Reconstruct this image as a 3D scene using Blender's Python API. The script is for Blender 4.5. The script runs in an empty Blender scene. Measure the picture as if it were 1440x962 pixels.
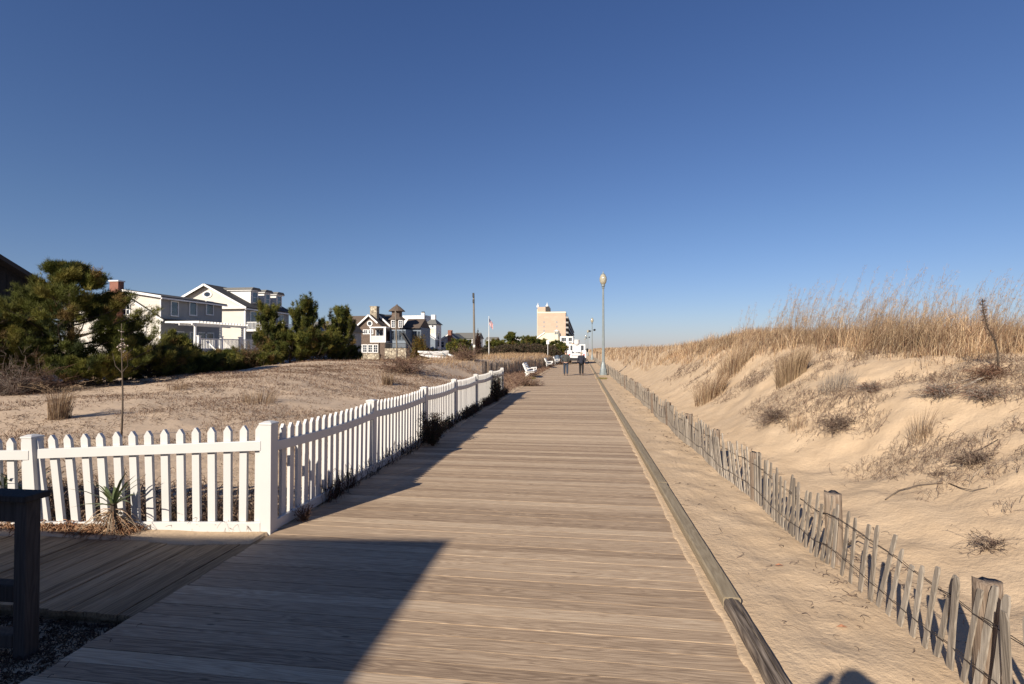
import bpy, math, random
import numpy as np
from mathutils import Vector, Matrix
random.seed(7)
SC = bpy.context.scene
COL = SC.collection
R = math.radians
PI = math.pi

# ------------------------------------------------------------------ camera frame
CAM_H = 1.9
YAW = R(7.67)
FX = 720.0            # focal length for a 1440 px wide picture (18 mm on 36 mm)
Fv = np.array([-math.sin(YAW), math.cos(YAW)])
Rv = np.array([math.cos(YAW), math.sin(YAW)])

def at(px, depth):
    "ground-plan point at a photo column and a distance"
    p = Rv * ((px - 720) / FX * depth) + Fv * depth
    return float(p[0]), float(p[1])

def zat(py, depth):
    return CAM_H + (491 - py) / FX * depth

# ------------------------------------------------------------------ noise + terrain
def _hash(ix, iy, s):
    n = (ix.astype(np.int64) * 374761393 + iy.astype(np.int64) * 668265263 + s * 974634777) & 0x7fffffff
    n = ((n ^ (n >> 13)) * 1274126177) & 0x7fffffff
    return ((n ^ (n >> 16)) & 0xffff) / 65535.0

def vnoise(x, y, s=0):
    x = np.asarray(x, float); y = np.asarray(y, float)
    ix = np.floor(x); iy = np.floor(y); fx = x - ix; fy = y - iy
    fx = fx * fx * (3 - 2 * fx); fy = fy * fy * (3 - 2 * fy)
    a = _hash(ix, iy, s); b = _hash(ix + 1, iy, s); c = _hash(ix, iy + 1, s); d = _hash(ix + 1, iy + 1, s)
    return (a * (1 - fx) + b * fx) * (1 - fy) + (c * (1 - fx) + d * fx) * fy - 0.5

def fbm(x, y, s=0, o=3):
    r = 0; a = 1
    for k in range(o):
        r = r + a * vnoise(x * 2 ** k + 13.7 * k, y * 2 ** k - 7.1 * k, s + k); a *= .5
    return r

def sst(a, b, x):
    t = np.clip((x - a) / (b - a), 0, 1)
    return t * t * (3 - 2 * t)

FENCE_X = -3.25
def terrain(x, y):
    x = np.asarray(x, float); y = np.asarray(y, float)
    # ---- left dune
    d = FENCE_X - x
    top = np.interp(y, [4.8, 8, 12, 20, 27, 40, 60, 400], [.06, .22, .48, .76, .95, 1.0, .95, .9])
    d0 = np.interp(y, [5, 20, 25, 30, 50, 70], [.4, .6, 1.3, 2.3, .9, .7])
    w = np.interp(y, [5, 20, 30, 50, 70], [9, 8, 3.6, 3.2, 3.0])
    L = top * sst(d0, d0 + w, d)
    back = sst(8, 14, d) * sst(30, 38, y)          # the land behind the dune lies lower
    L = L * (1 - back) - .25 * back
    L = L * (1 + .20 * np.exp(-((d - 11) / 3.2) ** 2) * sst(13, 18, y)) - .6 * sst(12.6, 15.6, d) * sst(16, 21, y) * (1 - back)
    amp = sst(.6, 3, d) * sst(4.9, 8, y)
    L = L + amp * (.11 * fbm(x / 3.1, y / 3.1, 3) + .05 * fbm(x / .7, y / .7, 5))
    # ---- right dune
    e = x - 2.32 - .15 * vnoise(y / 2.3, y * 0, 9)
    topR = np.interp(y, [-5, 4, 7, 10, 14, 22, 30, 60, 400], [1.42, 1.53, 1.58, 1.72, 1.9, 1.95, 1.8, 1.72, 1.7])
    wR = np.interp(y, [0, 7, 11, 20, 60], [4.9, 4.6, 3.8, 3.8, 3.2])
    q = sst(0, wR, e)
    Rr = topR * q
    Rr = Rr + .42 * np.exp(-(((x - 6.6) / 3.2) ** 2 + ((y - 21) / 5.0) ** 2))
    Rr = Rr + .25 * np.exp(-(((x - 3.9) / 1.0) ** 2 + ((y - 10.2) / 1.6) ** 2)) - .18 * np.exp(-(((x - 3.9) / .8) ** 2 + ((y - 7.6) / 1.0) ** 2))
    ampR = sst(.3, 2.5, e)
    Rr = Rr + ampR * (.26 * fbm(x / 2.7 + 4, y / 2.7, 21) + .10 * fbm(x / .62, y / .62, 25) + .05 * fbm(x / .3 + 3, y / .36, 26, 2) + .035 * fbm(x / .17, y / .22, 27, 2) * sst(-.1, .25, fbm(x / 1.2, y / 1.4, 81, 3)))
    beach = sst(24, 62, x)
    Rr = Rr * (1 - beach) - 3.2 * beach
    foot = .046 * fbm(x / .33, y / .42, 31, 3) * sst(1.2, 1.5, x)
    Rr = Rr + foot + .03
    # ---- the strip with the boardwalk
    tooth = .05 * vnoise(y / .145, y * 0 + .5, 41) + .06 * vnoise(y / 1.7, y * 0, 42)
    xr = .955 + tooth                                  # sand blown over the board ends
    mid_r = -.10 + .113 * sst(xr - .035, xr + .012, x)
    mid_r = mid_r + .02 * sst(1.12, 1.2, x)
    xl = -3.17 + .30 * sst(7, 19, y) + .03 * sst(19, 60, y) + .05 * vnoise(y / .145, y * 0, 43) + .12 * vnoise(y / 1.3, y * 0, 44) * sst(5, 9, y)
    mid_l = -.10 + .115 * (1 - sst(xl - .012, xl + .04, x))
    mid_l = np.where(y < 4.95, -.10, mid_l)
    h = np.where(x > 1.18, Rr, np.where(x > -1, mid_r, np.where(x > -3.2, mid_l, L)))
    left = (x <= -3.2)
    # sand strip before the white fence, over the upper end of the side deck
    ye = 4.60 + .10 * vnoise(x / .5, x * 0, 51) + .03 * vnoise(x / .145, x * 0, 52) + .045 * (x + 3.2)
    front = -.10 + (.115 + .02 * vnoise(x / .3, y / .3, 53)) * sst(ye - .05, ye + .06, y)
    south = -.05 + .05 * fbm(x / .5, y / .5, 55)
    lowy = np.where(y < 3.24, south, front)
    bl = sst(4.72, 5.3, y)
    h = np.where(left, lowy * (1 - bl) + (L + .012) * bl, h)
    h = np.where(left & (y > 5.3), L + .012, h)
    h = np.where((x > -3.22) & (x < -3.17) & (y < 3.26), -.06, h)
    return h

def gz(x, y):
    return float(terrain(np.array([x]), np.array([y]))[0])

def spot(px, py):
    "where the sight line through a photo point meets the terrain"
    t = np.linspace(2.5, 140, 6000)
    dx = Rv[0] * (px - 720) / FX + Fv[0]; dy = Rv[1] * (px - 720) / FX + Fv[1]
    X = dx * t; Y = dy * t; Z = CAM_H + (491 - py) / FX * t
    H = np.maximum(terrain(X, Y), -.02)
    i = np.argmax(Z <= H)
    return float(X[i]), float(Y[i]), float(H[i])

# ------------------------------------------------------------------ materials
MATS = {}
KA = .85
def ks(c): return tuple(x * KA for x in c)
def new_mat(name):
    m = bpy.data.materials.new(name); m.use_nodes = True
    nt = m.node_tree; nt.nodes.clear()
    out = nt.nodes.new('ShaderNodeOutputMaterial'); b = nt.nodes.new('ShaderNodeBsdfPrincipled')
    nt.links.new(b.outputs[0], out.inputs[0])
    MATS[name] = m
    return m, nt, b

def N(nt, typ, **kw):
    n = nt.nodes.new('ShaderNode' + typ)
    for k, v in kw.items():
        if k in ('operation', 'blend_type', 'data_type', 'feature', 'wave_type', 'bands_direction', 'noise_dimensions', 'attribute_name', 'wave_profile', 'distance', 'rings_direction'):
            setattr(n, k, v)
        else:
            n.inputs[k].default_value = v
    return n

def ramp(nt, fac, stops):
    r = nt.nodes.new('ShaderNodeValToRGB')
    while len(r.color_ramp.elements) > 1: r.color_ramp.elements.remove(r.color_ramp.elements[0])
    r.color_ramp.elements[0].position = stops[0][0]; r.color_ramp.elements[0].color = (*stops[0][1], 1)
    for p, c in stops[1:]:
        e = r.color_ramp.elements.new(p); e.color = (*c, 1)
    nt.links.new(fac, r.inputs[0])
    return r.outputs[0]

def mixc(nt, fac, a, b, mode='MIX'):
    m = nt.nodes.new('ShaderNodeMix'); m.data_type = 'RGBA'; m.blend_type = mode
    for s, v in ((m.inputs[0], fac), (m.inputs[6], a), (m.inputs[7], b)):
        if hasattr(v, 'links') or isinstance(v, bpy.types.NodeSocket): nt.links.new(v, s)
        elif isinstance(v, (int, float)): s.default_value = v
        else: s.default_value = (*v, 1)
    return m.outputs[2]

def mth(nt, op, a, b=None, c=None):
    m = nt.nodes.new('ShaderNodeMath'); m.operation = op
    for i, v in enumerate((a, b, c)):
        if v is None: continue
        if isinstance(v, (int, float)): m.inputs[i].default_value = v
        else: nt.links.new(v, m.inputs[i])
    return m.outputs[0]

def coords(nt, scale=(1, 1, 1), kind='Object', loc=(0, 0, 0)):
    tc = nt.nodes.new('ShaderNodeTexCoord'); mp = nt.nodes.new('ShaderNodeMapping')
    mp.inputs['Scale'].default_value = scale; mp.inputs['Location'].default_value = loc
    nt.links.new(tc.outputs[kind], mp.inputs[0])
    return mp.outputs[0]

def noise(nt, vec, scale, detail=4, rough=.55, dist=0):
    n = N(nt, 'TexNoise', Scale=scale, Detail=detail, Roughness=rough, Distortion=dist)
    nt.links.new(vec, n.inputs['Vector'])
    return n.outputs[0]

def bump(nt, b, h, strength=.4, dist=.02):
    n = N(nt, 'Bump', Strength=strength, Distance=dist)
    nt.links.new(h, n.inputs['Height']); nt.links.new(n.outputs[0], b.inputs['Normal'])
    return n

def plain(name, c, rough=.6, metal=0, var=.12, scale=6, spec=.5, bmp=.1):
    m, nt, b = new_mat(name); c = ks(c)
    v = coords(nt); f = noise(nt, v, scale, 5)
    lo = tuple(max(0, x * (1 - var)) for x in c); hi = tuple(min(1, x * (1 + var)) for x in c)
    nt.links.new(ramp(nt, f, [(.3, lo), (.7, hi)]), b.inputs['Base Color'])
    b.inputs['Roughness'].default_value = rough; b.inputs['Metallic'].default_value = metal
    b.inputs['Specular IOR Level'].default_value = spec
    if bmp: bump(nt, b, f, bmp, .01)
    return m

def wood(name, along='x', period=.145, cols=((.18, .13, .09), (.30, .225, .16), (.40, .32, .24)), rough=.85, planks=True, gs=1.0, dark=.35, bs=.5):
    m, nt, b = new_mat(name); cols = [ks(c_) for c_ in cols]
    tc = nt.nodes.new('ShaderNodeTexCoord'); sep = nt.nodes.new('ShaderNodeSeparateXYZ'); nt.links.new(tc.outputs['Object'], sep.inputs[0])
    idx = {'x': 0, 'y': 1, 'z': 2}[along]
    A = sep.outputs[idx]
    Bc = sep.outputs[1 if along == 'x' else 0]
    Cc = sep.outputs[1 if along == 'z' else 2]
    if planks:
        k = mth(nt, 'FLOOR', mth(nt, 'DIVIDE', Bc, period))
        wn = N(nt, 'TexWhiteNoise', noise_dimensions='1D') if False else nt.nodes.new('ShaderNodeTexWhiteNoise')
        wn.noise_dimensions = '1D'; nt.links.new(k, wn.inputs['W'])
        rnd = wn.outputs['Value']
    else:
        oi = nt.nodes.new('ShaderNodeObjectInfo'); rnd = oi.outputs['Random']
    A2 = mth(nt, 'ADD', A, mth(nt, 'MULTIPLY', rnd, 57.0))
    cb = nt.nodes.new('ShaderNodeCombineXYZ')
    nt.links.new(mth(nt, 'MULTIPLY', A2, 1.6), cb.inputs[0]); nt.links.new(mth(nt, 'MULTIPLY', Bc, 46 * gs), cb.inputs[1]); nt.links.new(mth(nt, 'MULTIPLY', Cc, 46 * gs), cb.inputs[2])
    g = noise(nt, cb.outputs[0], 1.0, 7, .68, .35)
    cb2 = nt.nodes.new('ShaderNodeCombineXYZ')
    nt.links.new(mth(nt, 'MULTIPLY', A2, .55 * gs), cb2.inputs[0]); nt.links.new(mth(nt, 'MULTIPLY', Bc, 7 * gs), cb2.inputs[1]); nt.links.new(mth(nt, 'MULTIPLY', Cc, 7 * gs), cb2.inputs[2])
    lo = noise(nt, cb2.outputs[0], 1.0, 3, .5, .4)
    ringf = mth(nt, 'FRACT', mth(nt, 'MULTIPLY', lo, 13.0))        # cathedral growth rings
    ring = mth(nt, 'SUBTRACT', 1.0, mth(nt, 'ABSOLUTE', mth(nt, 'SUBTRACT', mth(nt, 'MULTIPLY', ringf, 2.0), 1.0)))
    f = mth(nt, 'ADD', mth(nt, 'MULTIPLY', g, .72), mth(nt, 'MULTIPLY', ring, .22))
    f = mth(nt, 'ADD', f, mth(nt, 'MULTIPLY', mth(nt, 'SUBTRACT', rnd, .5), .30))
    base = ramp(nt, f, [(.22, cols[0]), (.47, cols[1]), (.72, cols[2])])
    # weathering blotches
    bl = noise(nt, coords(nt), .9, 4)
    base = mixc(nt, mth(nt, 'MULTIPLY', mth(nt, 'SUBTRACT', bl, .35), .5), base, tuple(c * .62 + .05 for c in cols[1]))
    # knots
    vk = nt.nodes.new('ShaderNodeTexVoronoi'); vk.inputs['Scale'].default_value = 1.0
    cb3 = nt.nodes.new('ShaderNodeCombineXYZ'); nt.links.new(mth(nt, 'MULTIPLY', A2, 1.7), cb3.inputs[0]); nt.links.new(mth(nt, 'MULTIPLY', Bc, 5.5), cb3.inputs[1])
    nt.links.new(cb3.outputs[0], vk.inputs['Vector'])
    kn = ramp(nt, vk.outputs['Distance'], [(.035, (1, 1, 1)), (.075, (0, 0, 0))])
    base = mixc(nt, mth(nt, 'MULTIPLY', kn, .7), base, tuple(c * dark for c in cols[0]))
    nt.links.new(base, b.inputs['Base Color'])
    b.inputs['Roughness'].default_value = rough; b.inputs['Specular IOR Level'].default_value = .25
    bump(nt, b, f, bs, .006)
    return m

def attr_mat(name, rough=.8, trans=0.0, spec=.2):
    m, nt, b = new_mat(name)
    a = nt.nodes.new('ShaderNodeAttribute'); a.attribute_name = 'tint'
    nt.links.new(a.outputs['Color'], b.inputs['Base Color'])
    b.inputs['Roughness'].default_value = rough; b.inputs['Specular IOR Level'].default_value = spec
    if trans:
        t = nt.nodes.new('ShaderNodeBsdfTranslucent'); nt.links.new(a.outputs['Color'], t.inputs[0])
        mx = nt.nodes.new('ShaderNodeMixShader'); mx.inputs[0].default_value = trans
        out = [n for n in nt.nodes if n.type == 'OUTPUT_MATERIAL'][0]
        nt.links.new(b.outputs[0], mx.inputs[1]); nt.links.new(t.outputs[0], mx.inputs[2]); nt.links.new(mx.outputs[0], out.inputs[0])
    return m

# sand
m, nt, b = new_mat('sand')
v = coords(nt)
big = noise(nt, v, .35, 4); mid = noise(nt, v, 2.2, 5); fine = noise(nt, v, 60, 4, .7)
c = ramp(nt, mid, [(.3, (.47, .345, .222)), (.7, (.57, .43, .285))])
sepx = nt.nodes.new('ShaderNodeSeparateXYZ'); nt.links.new(v, sepx.inputs[0])
inland = N(nt, 'MapRange'); inland.inputs['From Min'].default_value = -3.0; inland.inputs['From Max'].default_value = -7.0
nt.links.new(sepx.outputs[0], inland.inputs['Value'])
c = mixc(nt, mth(nt, 'MULTIPLY', inland.outputs[0], .75), c, mixc(nt, mid, (.45, .345, .25), (.54, .42, .315)))
c = mixc(nt, mth(nt, 'MULTIPLY', fine, .35), c, (.36, .26, .17), 'MIX')
spk = nt.nodes.new('ShaderNodeTexVoronoi'); spk.inputs['Scale'].default_value = 42; nt.links.new(v, spk.inputs['Vector'])
sp = ramp(nt, spk.outputs['Distance'], [(.07, (1, 1, 1)), (.16, (0, 0, 0))])
c = mixc(nt, mth(nt, 'MULTIPLY', sp, mth(nt, 'MULTIPLY', mth(nt, 'GREATER_THAN', mid, .5), .55)), c, (.13, .085, .055))
nt.links.new(c, b.inputs['Base Color'])
b.inputs['Roughness'].default_value = .95; b.inputs['Specular IOR Level'].default_value = .15
wv = N(nt, 'TexWave', Scale=3.2, Distortion=7.0, Detail=3.0)
wv.inputs['Detail Scale'].default_value = .8
vv = coords(nt, (1.0, 2.0, 1)); nt.links.new(vv, wv.inputs['Vector'])
vor = nt.nodes.new('ShaderNodeTexVoronoi'); vor.feature = 'SMOOTH_F1'; vor.inputs['Scale'].default_value = 3.4; nt.links.new(v, vor.inputs['Vector'])
hgt = mth(nt, 'ADD', mth(nt, 'MULTIPLY', wv.outputs[0], .10), mth(nt, 'MULTIPLY', noise(nt, v, 9, 5, .6), .9))
hgt = mth(nt, 'ADD', hgt, mth(nt, 'MULTIPLY', vor.outputs['Distance'], .45))
hgt = mth(nt, 'ADD', hgt, mth(nt, 'MULTIPLY', noise(nt, v, 26, 4, .65), .55))
hgt = mth(nt, 'ADD', hgt, mth(nt, 'MULTIPLY', fine, .16))
bump(nt, b, hgt, .52, .032)

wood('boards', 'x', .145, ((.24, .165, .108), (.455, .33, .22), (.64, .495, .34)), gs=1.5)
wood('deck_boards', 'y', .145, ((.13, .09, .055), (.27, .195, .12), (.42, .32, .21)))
wood('kerb_wood', 'y', 1, ((.235, .185, .12), (.32, .26, .175), (.40, .335, .235)), planks=False)
wood('kerb_old', 'y', 1, ((.05, .038, .032), (.23, .185, .145), (.50, .43, .35)), planks=False, bs=1.0)
wood('slat_wood', 'z', 1, ((.15, .125, .10), (.31, .265, .215), (.46, .405, .335)), planks=False, gs=1.2)
wood('slat_dark', 'z', 1, ((.10, .08, .068), (.19, .155, .13), (.30, .255, .22)), planks=False, gs=1.2)
plain('pale_leaf', (.62, .52, .44), .7)
wood('post_wood', 'z', 1, ((.10, .065, .045), (.225, .165, .12), (.37, .295, .225)), planks=False, gs=2.2, bs=1.0)
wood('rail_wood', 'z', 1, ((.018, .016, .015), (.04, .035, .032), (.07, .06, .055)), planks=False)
wood('pole_wood', 'z', 1, ((.13, .11, .09), (.22, .19, .155), (.32, .285, .24)), planks=False)
wood('bark', 'z', 1, ((.05, .035, .025), (.10, .075, .055), (.17, .13, .10)), planks=False)
plain('vinyl', (.64, .625, .60), .38, var=.025, scale=3, bmp=.02)
plain('vinyl_dirty', (.61, .59, .55), .45, var=.05, scale=9, bmp=.03)
plain('white_paint', (.78, .77, .74), .5, var=.05)
plain('wire', (.055, .042, .035), .7, .3)
plain('lamp_metal', (.25, .285, .29), .45, .2, var=.1)
plain('black_metal', (.02, .02, .022), .5, .3)
plain('roof_dark', (.045, .042, .042), .85, var=.25, scale=20)
plain('roof_brown', (.12, .088, .066), .9, var=.4, scale=9)
plain('roof_grey', (.17, .165, .15), .9, var=.25, scale=9)
plain('trim_white', (.80, .79, .77), .5, var=.03)
plain('cream', (.72, .66, .50), .7, var=.04, scale=1)
plain('blue_wall', (.18, .27, .50), .7, var=.1)
plain('dark_wall', (.022, .021, .022), .9, var=.4, scale=8)
plain('rubber', (.02, .02, .02), .8)
plain('truck_white', (.78, .78, .77), .3, var=.04, scale=2)
plain('truck_grey', (.25, .25, .26), .4, .2)
plain('amber', (.8, .25, .03), .3)
plain('red_plastic', (.5, .02, .02), .3)
plain('bin_blue', (.09, .12, .16), .5, var=.2)
plain('skin', (.55, .33, .23), .5, var=.05)
plain('hair_grey', (.18, .15, .13), .8, var=.3, scale=60)
plain('hair_fair', (.45, .38, .30), .8, var=.3, scale=60)
plain('jacket_grey', (.055, .055, .05), .85, var=.2, scale=30)
plain('jacket_navy', (.010, .013, .028), .8, var=.2, scale=30)
plain('jeans', (.03, .045, .075), .85, var=.25, scale=30)
plain('black_cloth', (.010, .010, .013), .85, var=.2, scale=30)
plain('shoe', (.03, .028, .026), .6)
plain('flag_red', (.45, .03, .04), .8); plain('flag_white', (.75, .73, .72), .8); plain('flag_blue', (.02, .03, .12), .8)
attr_mat('needles', .7, .15, .25)
attr_mat('leaf', .65, .2, .3)
attr_mat('grass', .75, .3, .2)
attr_mat('twig', .9)
m, nt, b = new_mat('glass'); b.inputs['Base Color'].default_value = (.02, .028, .04, 1); b.inputs['Roughness'].default_value = .06; b.inputs['Specular IOR Level'].default_value = .9
nt.links.new(ramp(nt, noise(nt, coords(nt), 1.3, 2), [(.35, (.012, .016, .025)), (.65, (.06, .075, .095))]), b.inputs['Base Color'])
m, nt, b = new_mat('blind'); b.inputs['Roughness'].default_value = .3
wv = N(nt, 'TexWave', Scale=9.0); wv.bands_direction = 'Z'; nt.links.new(coords(nt), wv.inputs['Vector'])
nt.links.new(ramp(nt, wv.outputs[0], [(.2, (.35, .33, .29)), (.6, (.6, .57, .5))]), b.inputs['Base Color'])
m, nt, b = new_mat('lamp_globe')
nt.links.new(ramp(nt, noise(nt, coords(nt), 3, 3), [(.3, (.42, .38, .28)), (.7, (.58, .54, .42))]), b.inputs['Base Color'])
b.inputs['Roughness'].default_value = .12; b.inputs['Transmission Weight'].default_value = .35

def siding(name, c, per=.13):
    m, nt, b = new_mat(name); c = ks(c)
    tc = nt.nodes.new('ShaderNodeTexCoord'); s = nt.nodes.new('ShaderNodeSeparateXYZ'); nt.links.new(tc.outputs['Object'], s.inputs[0])
    f = mth(nt, 'FRACT', mth(nt, 'DIVIDE', s.outputs[2], per))
    n = noise(nt, tc.outputs['Object'], 1.2, 4)
    base = ramp(nt, n, [(.3, tuple(x * .93 for x in c)), (.7, tuple(min(1, x * 1.05) for x in c))])
    g = ramp(nt, f, [(0, (.6, .6, .6)), (.12, (1, 1, 1))])
    nt.links.new(mixc(nt, .6, base, g, 'MULTIPLY'), b.inputs['Base Color'])
    b.inputs['Roughness'].default_value = .6
    bump(nt, b, mth(nt, 'SUBTRACT', 1.0, f), .6, .02)
siding('siding_light', (.62, .58, .51)); siding('siding_grey_and_shade', (.33, .325, .31)); siding('siding_white', (.74, .73, .70)); siding('siding_blue_and_shade', (.16, .20, .25), .2)  # the grey and blue ones also carry shade painted on some house walls

def bricky(name, c1, c2, mortar, sx, w, h, ms=.02):
    m, nt, b = new_mat(name); c1 = ks(c1); c2 = ks(c2); mortar = ks(mortar)
    t = nt.nodes.new('ShaderNodeTexBrick')
    tc = nt.nodes.new('ShaderNodeTexCoord'); s = nt.nodes.new('ShaderNodeSeparateXYZ'); nt.links.new(tc.outputs['Object'], s.inputs[0])
    cb = nt.nodes.new('ShaderNodeCombineXYZ'); nt.links.new(mth(nt, 'ADD', s.outputs[0], s.outputs[1]), cb.inputs[0]); nt.links.new(s.outputs[2], cb.inputs[1])
    nt.links.new(cb.outputs[0], t.inputs['Vector'])
    t.inputs['Color1'].default_value = (*c1, 1); t.inputs['Color2'].default_value = (*c2, 1); t.inputs['Mortar'].default_value = (*mortar, 1)
    t.inputs['Scale'].default_value = sx; t.inputs['Brick Width'].default_value = w; t.inputs['Row Height'].default_value = h; t.inputs['Mortar Size'].default_value = ms
    n = noise(nt, tc.outputs['Object'], 1.5, 4)
    nt.links.new(mixc(nt, mth(nt, 'MULTIPLY', n, .4), t.outputs[0], tuple(x * .6 for x in c1)), b.inputs['Base Color'])
    b.inputs['Roughness'].default_value = .9
    bump(nt, b, t.outputs['Fac'], -.3, .01)
bricky('shingle', (.15, .105, .078), (.235, .17, .13), (.05, .035, .028), 1, .16, .15, .012)
bricky('brick', (.25, .075, .045), (.32, .105, .065), (.30, .22, .17), 1, .22, .075, .010)
bricky('tan_brick', (.60, .42, .315), (.66, .475, .36), (.57, .42, .33), 1, 3.0, 1.5, .08)
m, nt, b = new_mat('stone')
v = coords(nt); vo = nt.nodes.new('ShaderNodeTexVoronoi'); vo.inputs['Scale'].default_value = 2.4; nt.links.new(v, vo.inputs['Vector'])
ve = nt.nodes.new('ShaderNodeTexVoronoi'); ve.feature = 'DISTANCE_TO_EDGE'; ve.inputs['Scale'].default_value = 2.4; nt.links.new(v, ve.inputs['Vector'])
sp = nt.nodes.new('ShaderNodeSeparateColor'); nt.links.new(vo.outputs['Color'], sp.inputs[0])
c = ramp(nt, sp.outputs[0], [(0, (.20, .165, .12)), (.5, (.40, .34, .25)), (1, (.56, .50, .38))])
c = mixc(nt, ramp(nt, ve.outputs[0], [(.0, (1, 1, 1)), (.09, (0, 0, 0))]), c, (.12, .10, .08))
nt.links.new(c, b.inputs['Base Color']); b.inputs['Roughness'].default_value = .9; bump(nt, b, ve.outputs[0], .6, .05)
m, nt, b = new_mat('water'); b.inputs['Base Color'].default_value = (.03, .07, .10, 1); b.inputs['Roughness'].default_value = .15
bump(nt, b, noise(nt, coords(nt), .4, 5), .4, .3)

# ------------------------------------------------------------------ objects
BASE = {}
def tag(o, label=None, cat=None, group=None, kind=None):
    if label: o['label'] = label
    if cat: o['category'] = cat
    if group: o['group'] = group
    if kind: o['kind'] = kind
    return o

def thing(name, label, cat, loc, group=None):
    o = bpy.data.objects.new(name, None); COL.objects.link(o); o.location = loc; o.empty_display_size = .2
    BASE[o.name] = Vector(loc)
    return tag(o, label, cat, group)

def copy_tree(o, parent=None):
    c = o.copy(); COL.objects.link(c); c.parent = parent
    for ch in list(o.children): copy_tree(ch, c)
    return c

def link_mesh(name, me, mat, parent=None, loc=None, smooth=False):
    me.materials.append(MATS[mat]) if isinstance(mat, str) else [me.materials.append(MATS[x]) for x in mat]
    o = bpy.data.objects.new(name, me); COL.objects.link(o)
    if parent is not None:
        o.parent = parent; BASE[o.name] = BASE[parent.name]
    else:
        BASE[o.name] = Vector(loc or (0, 0, 0)); o.location = BASE[o.name]
    if smooth:
        me.polygons.foreach_set('use_smooth', [True] * len(me.polygons))
    return o

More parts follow.
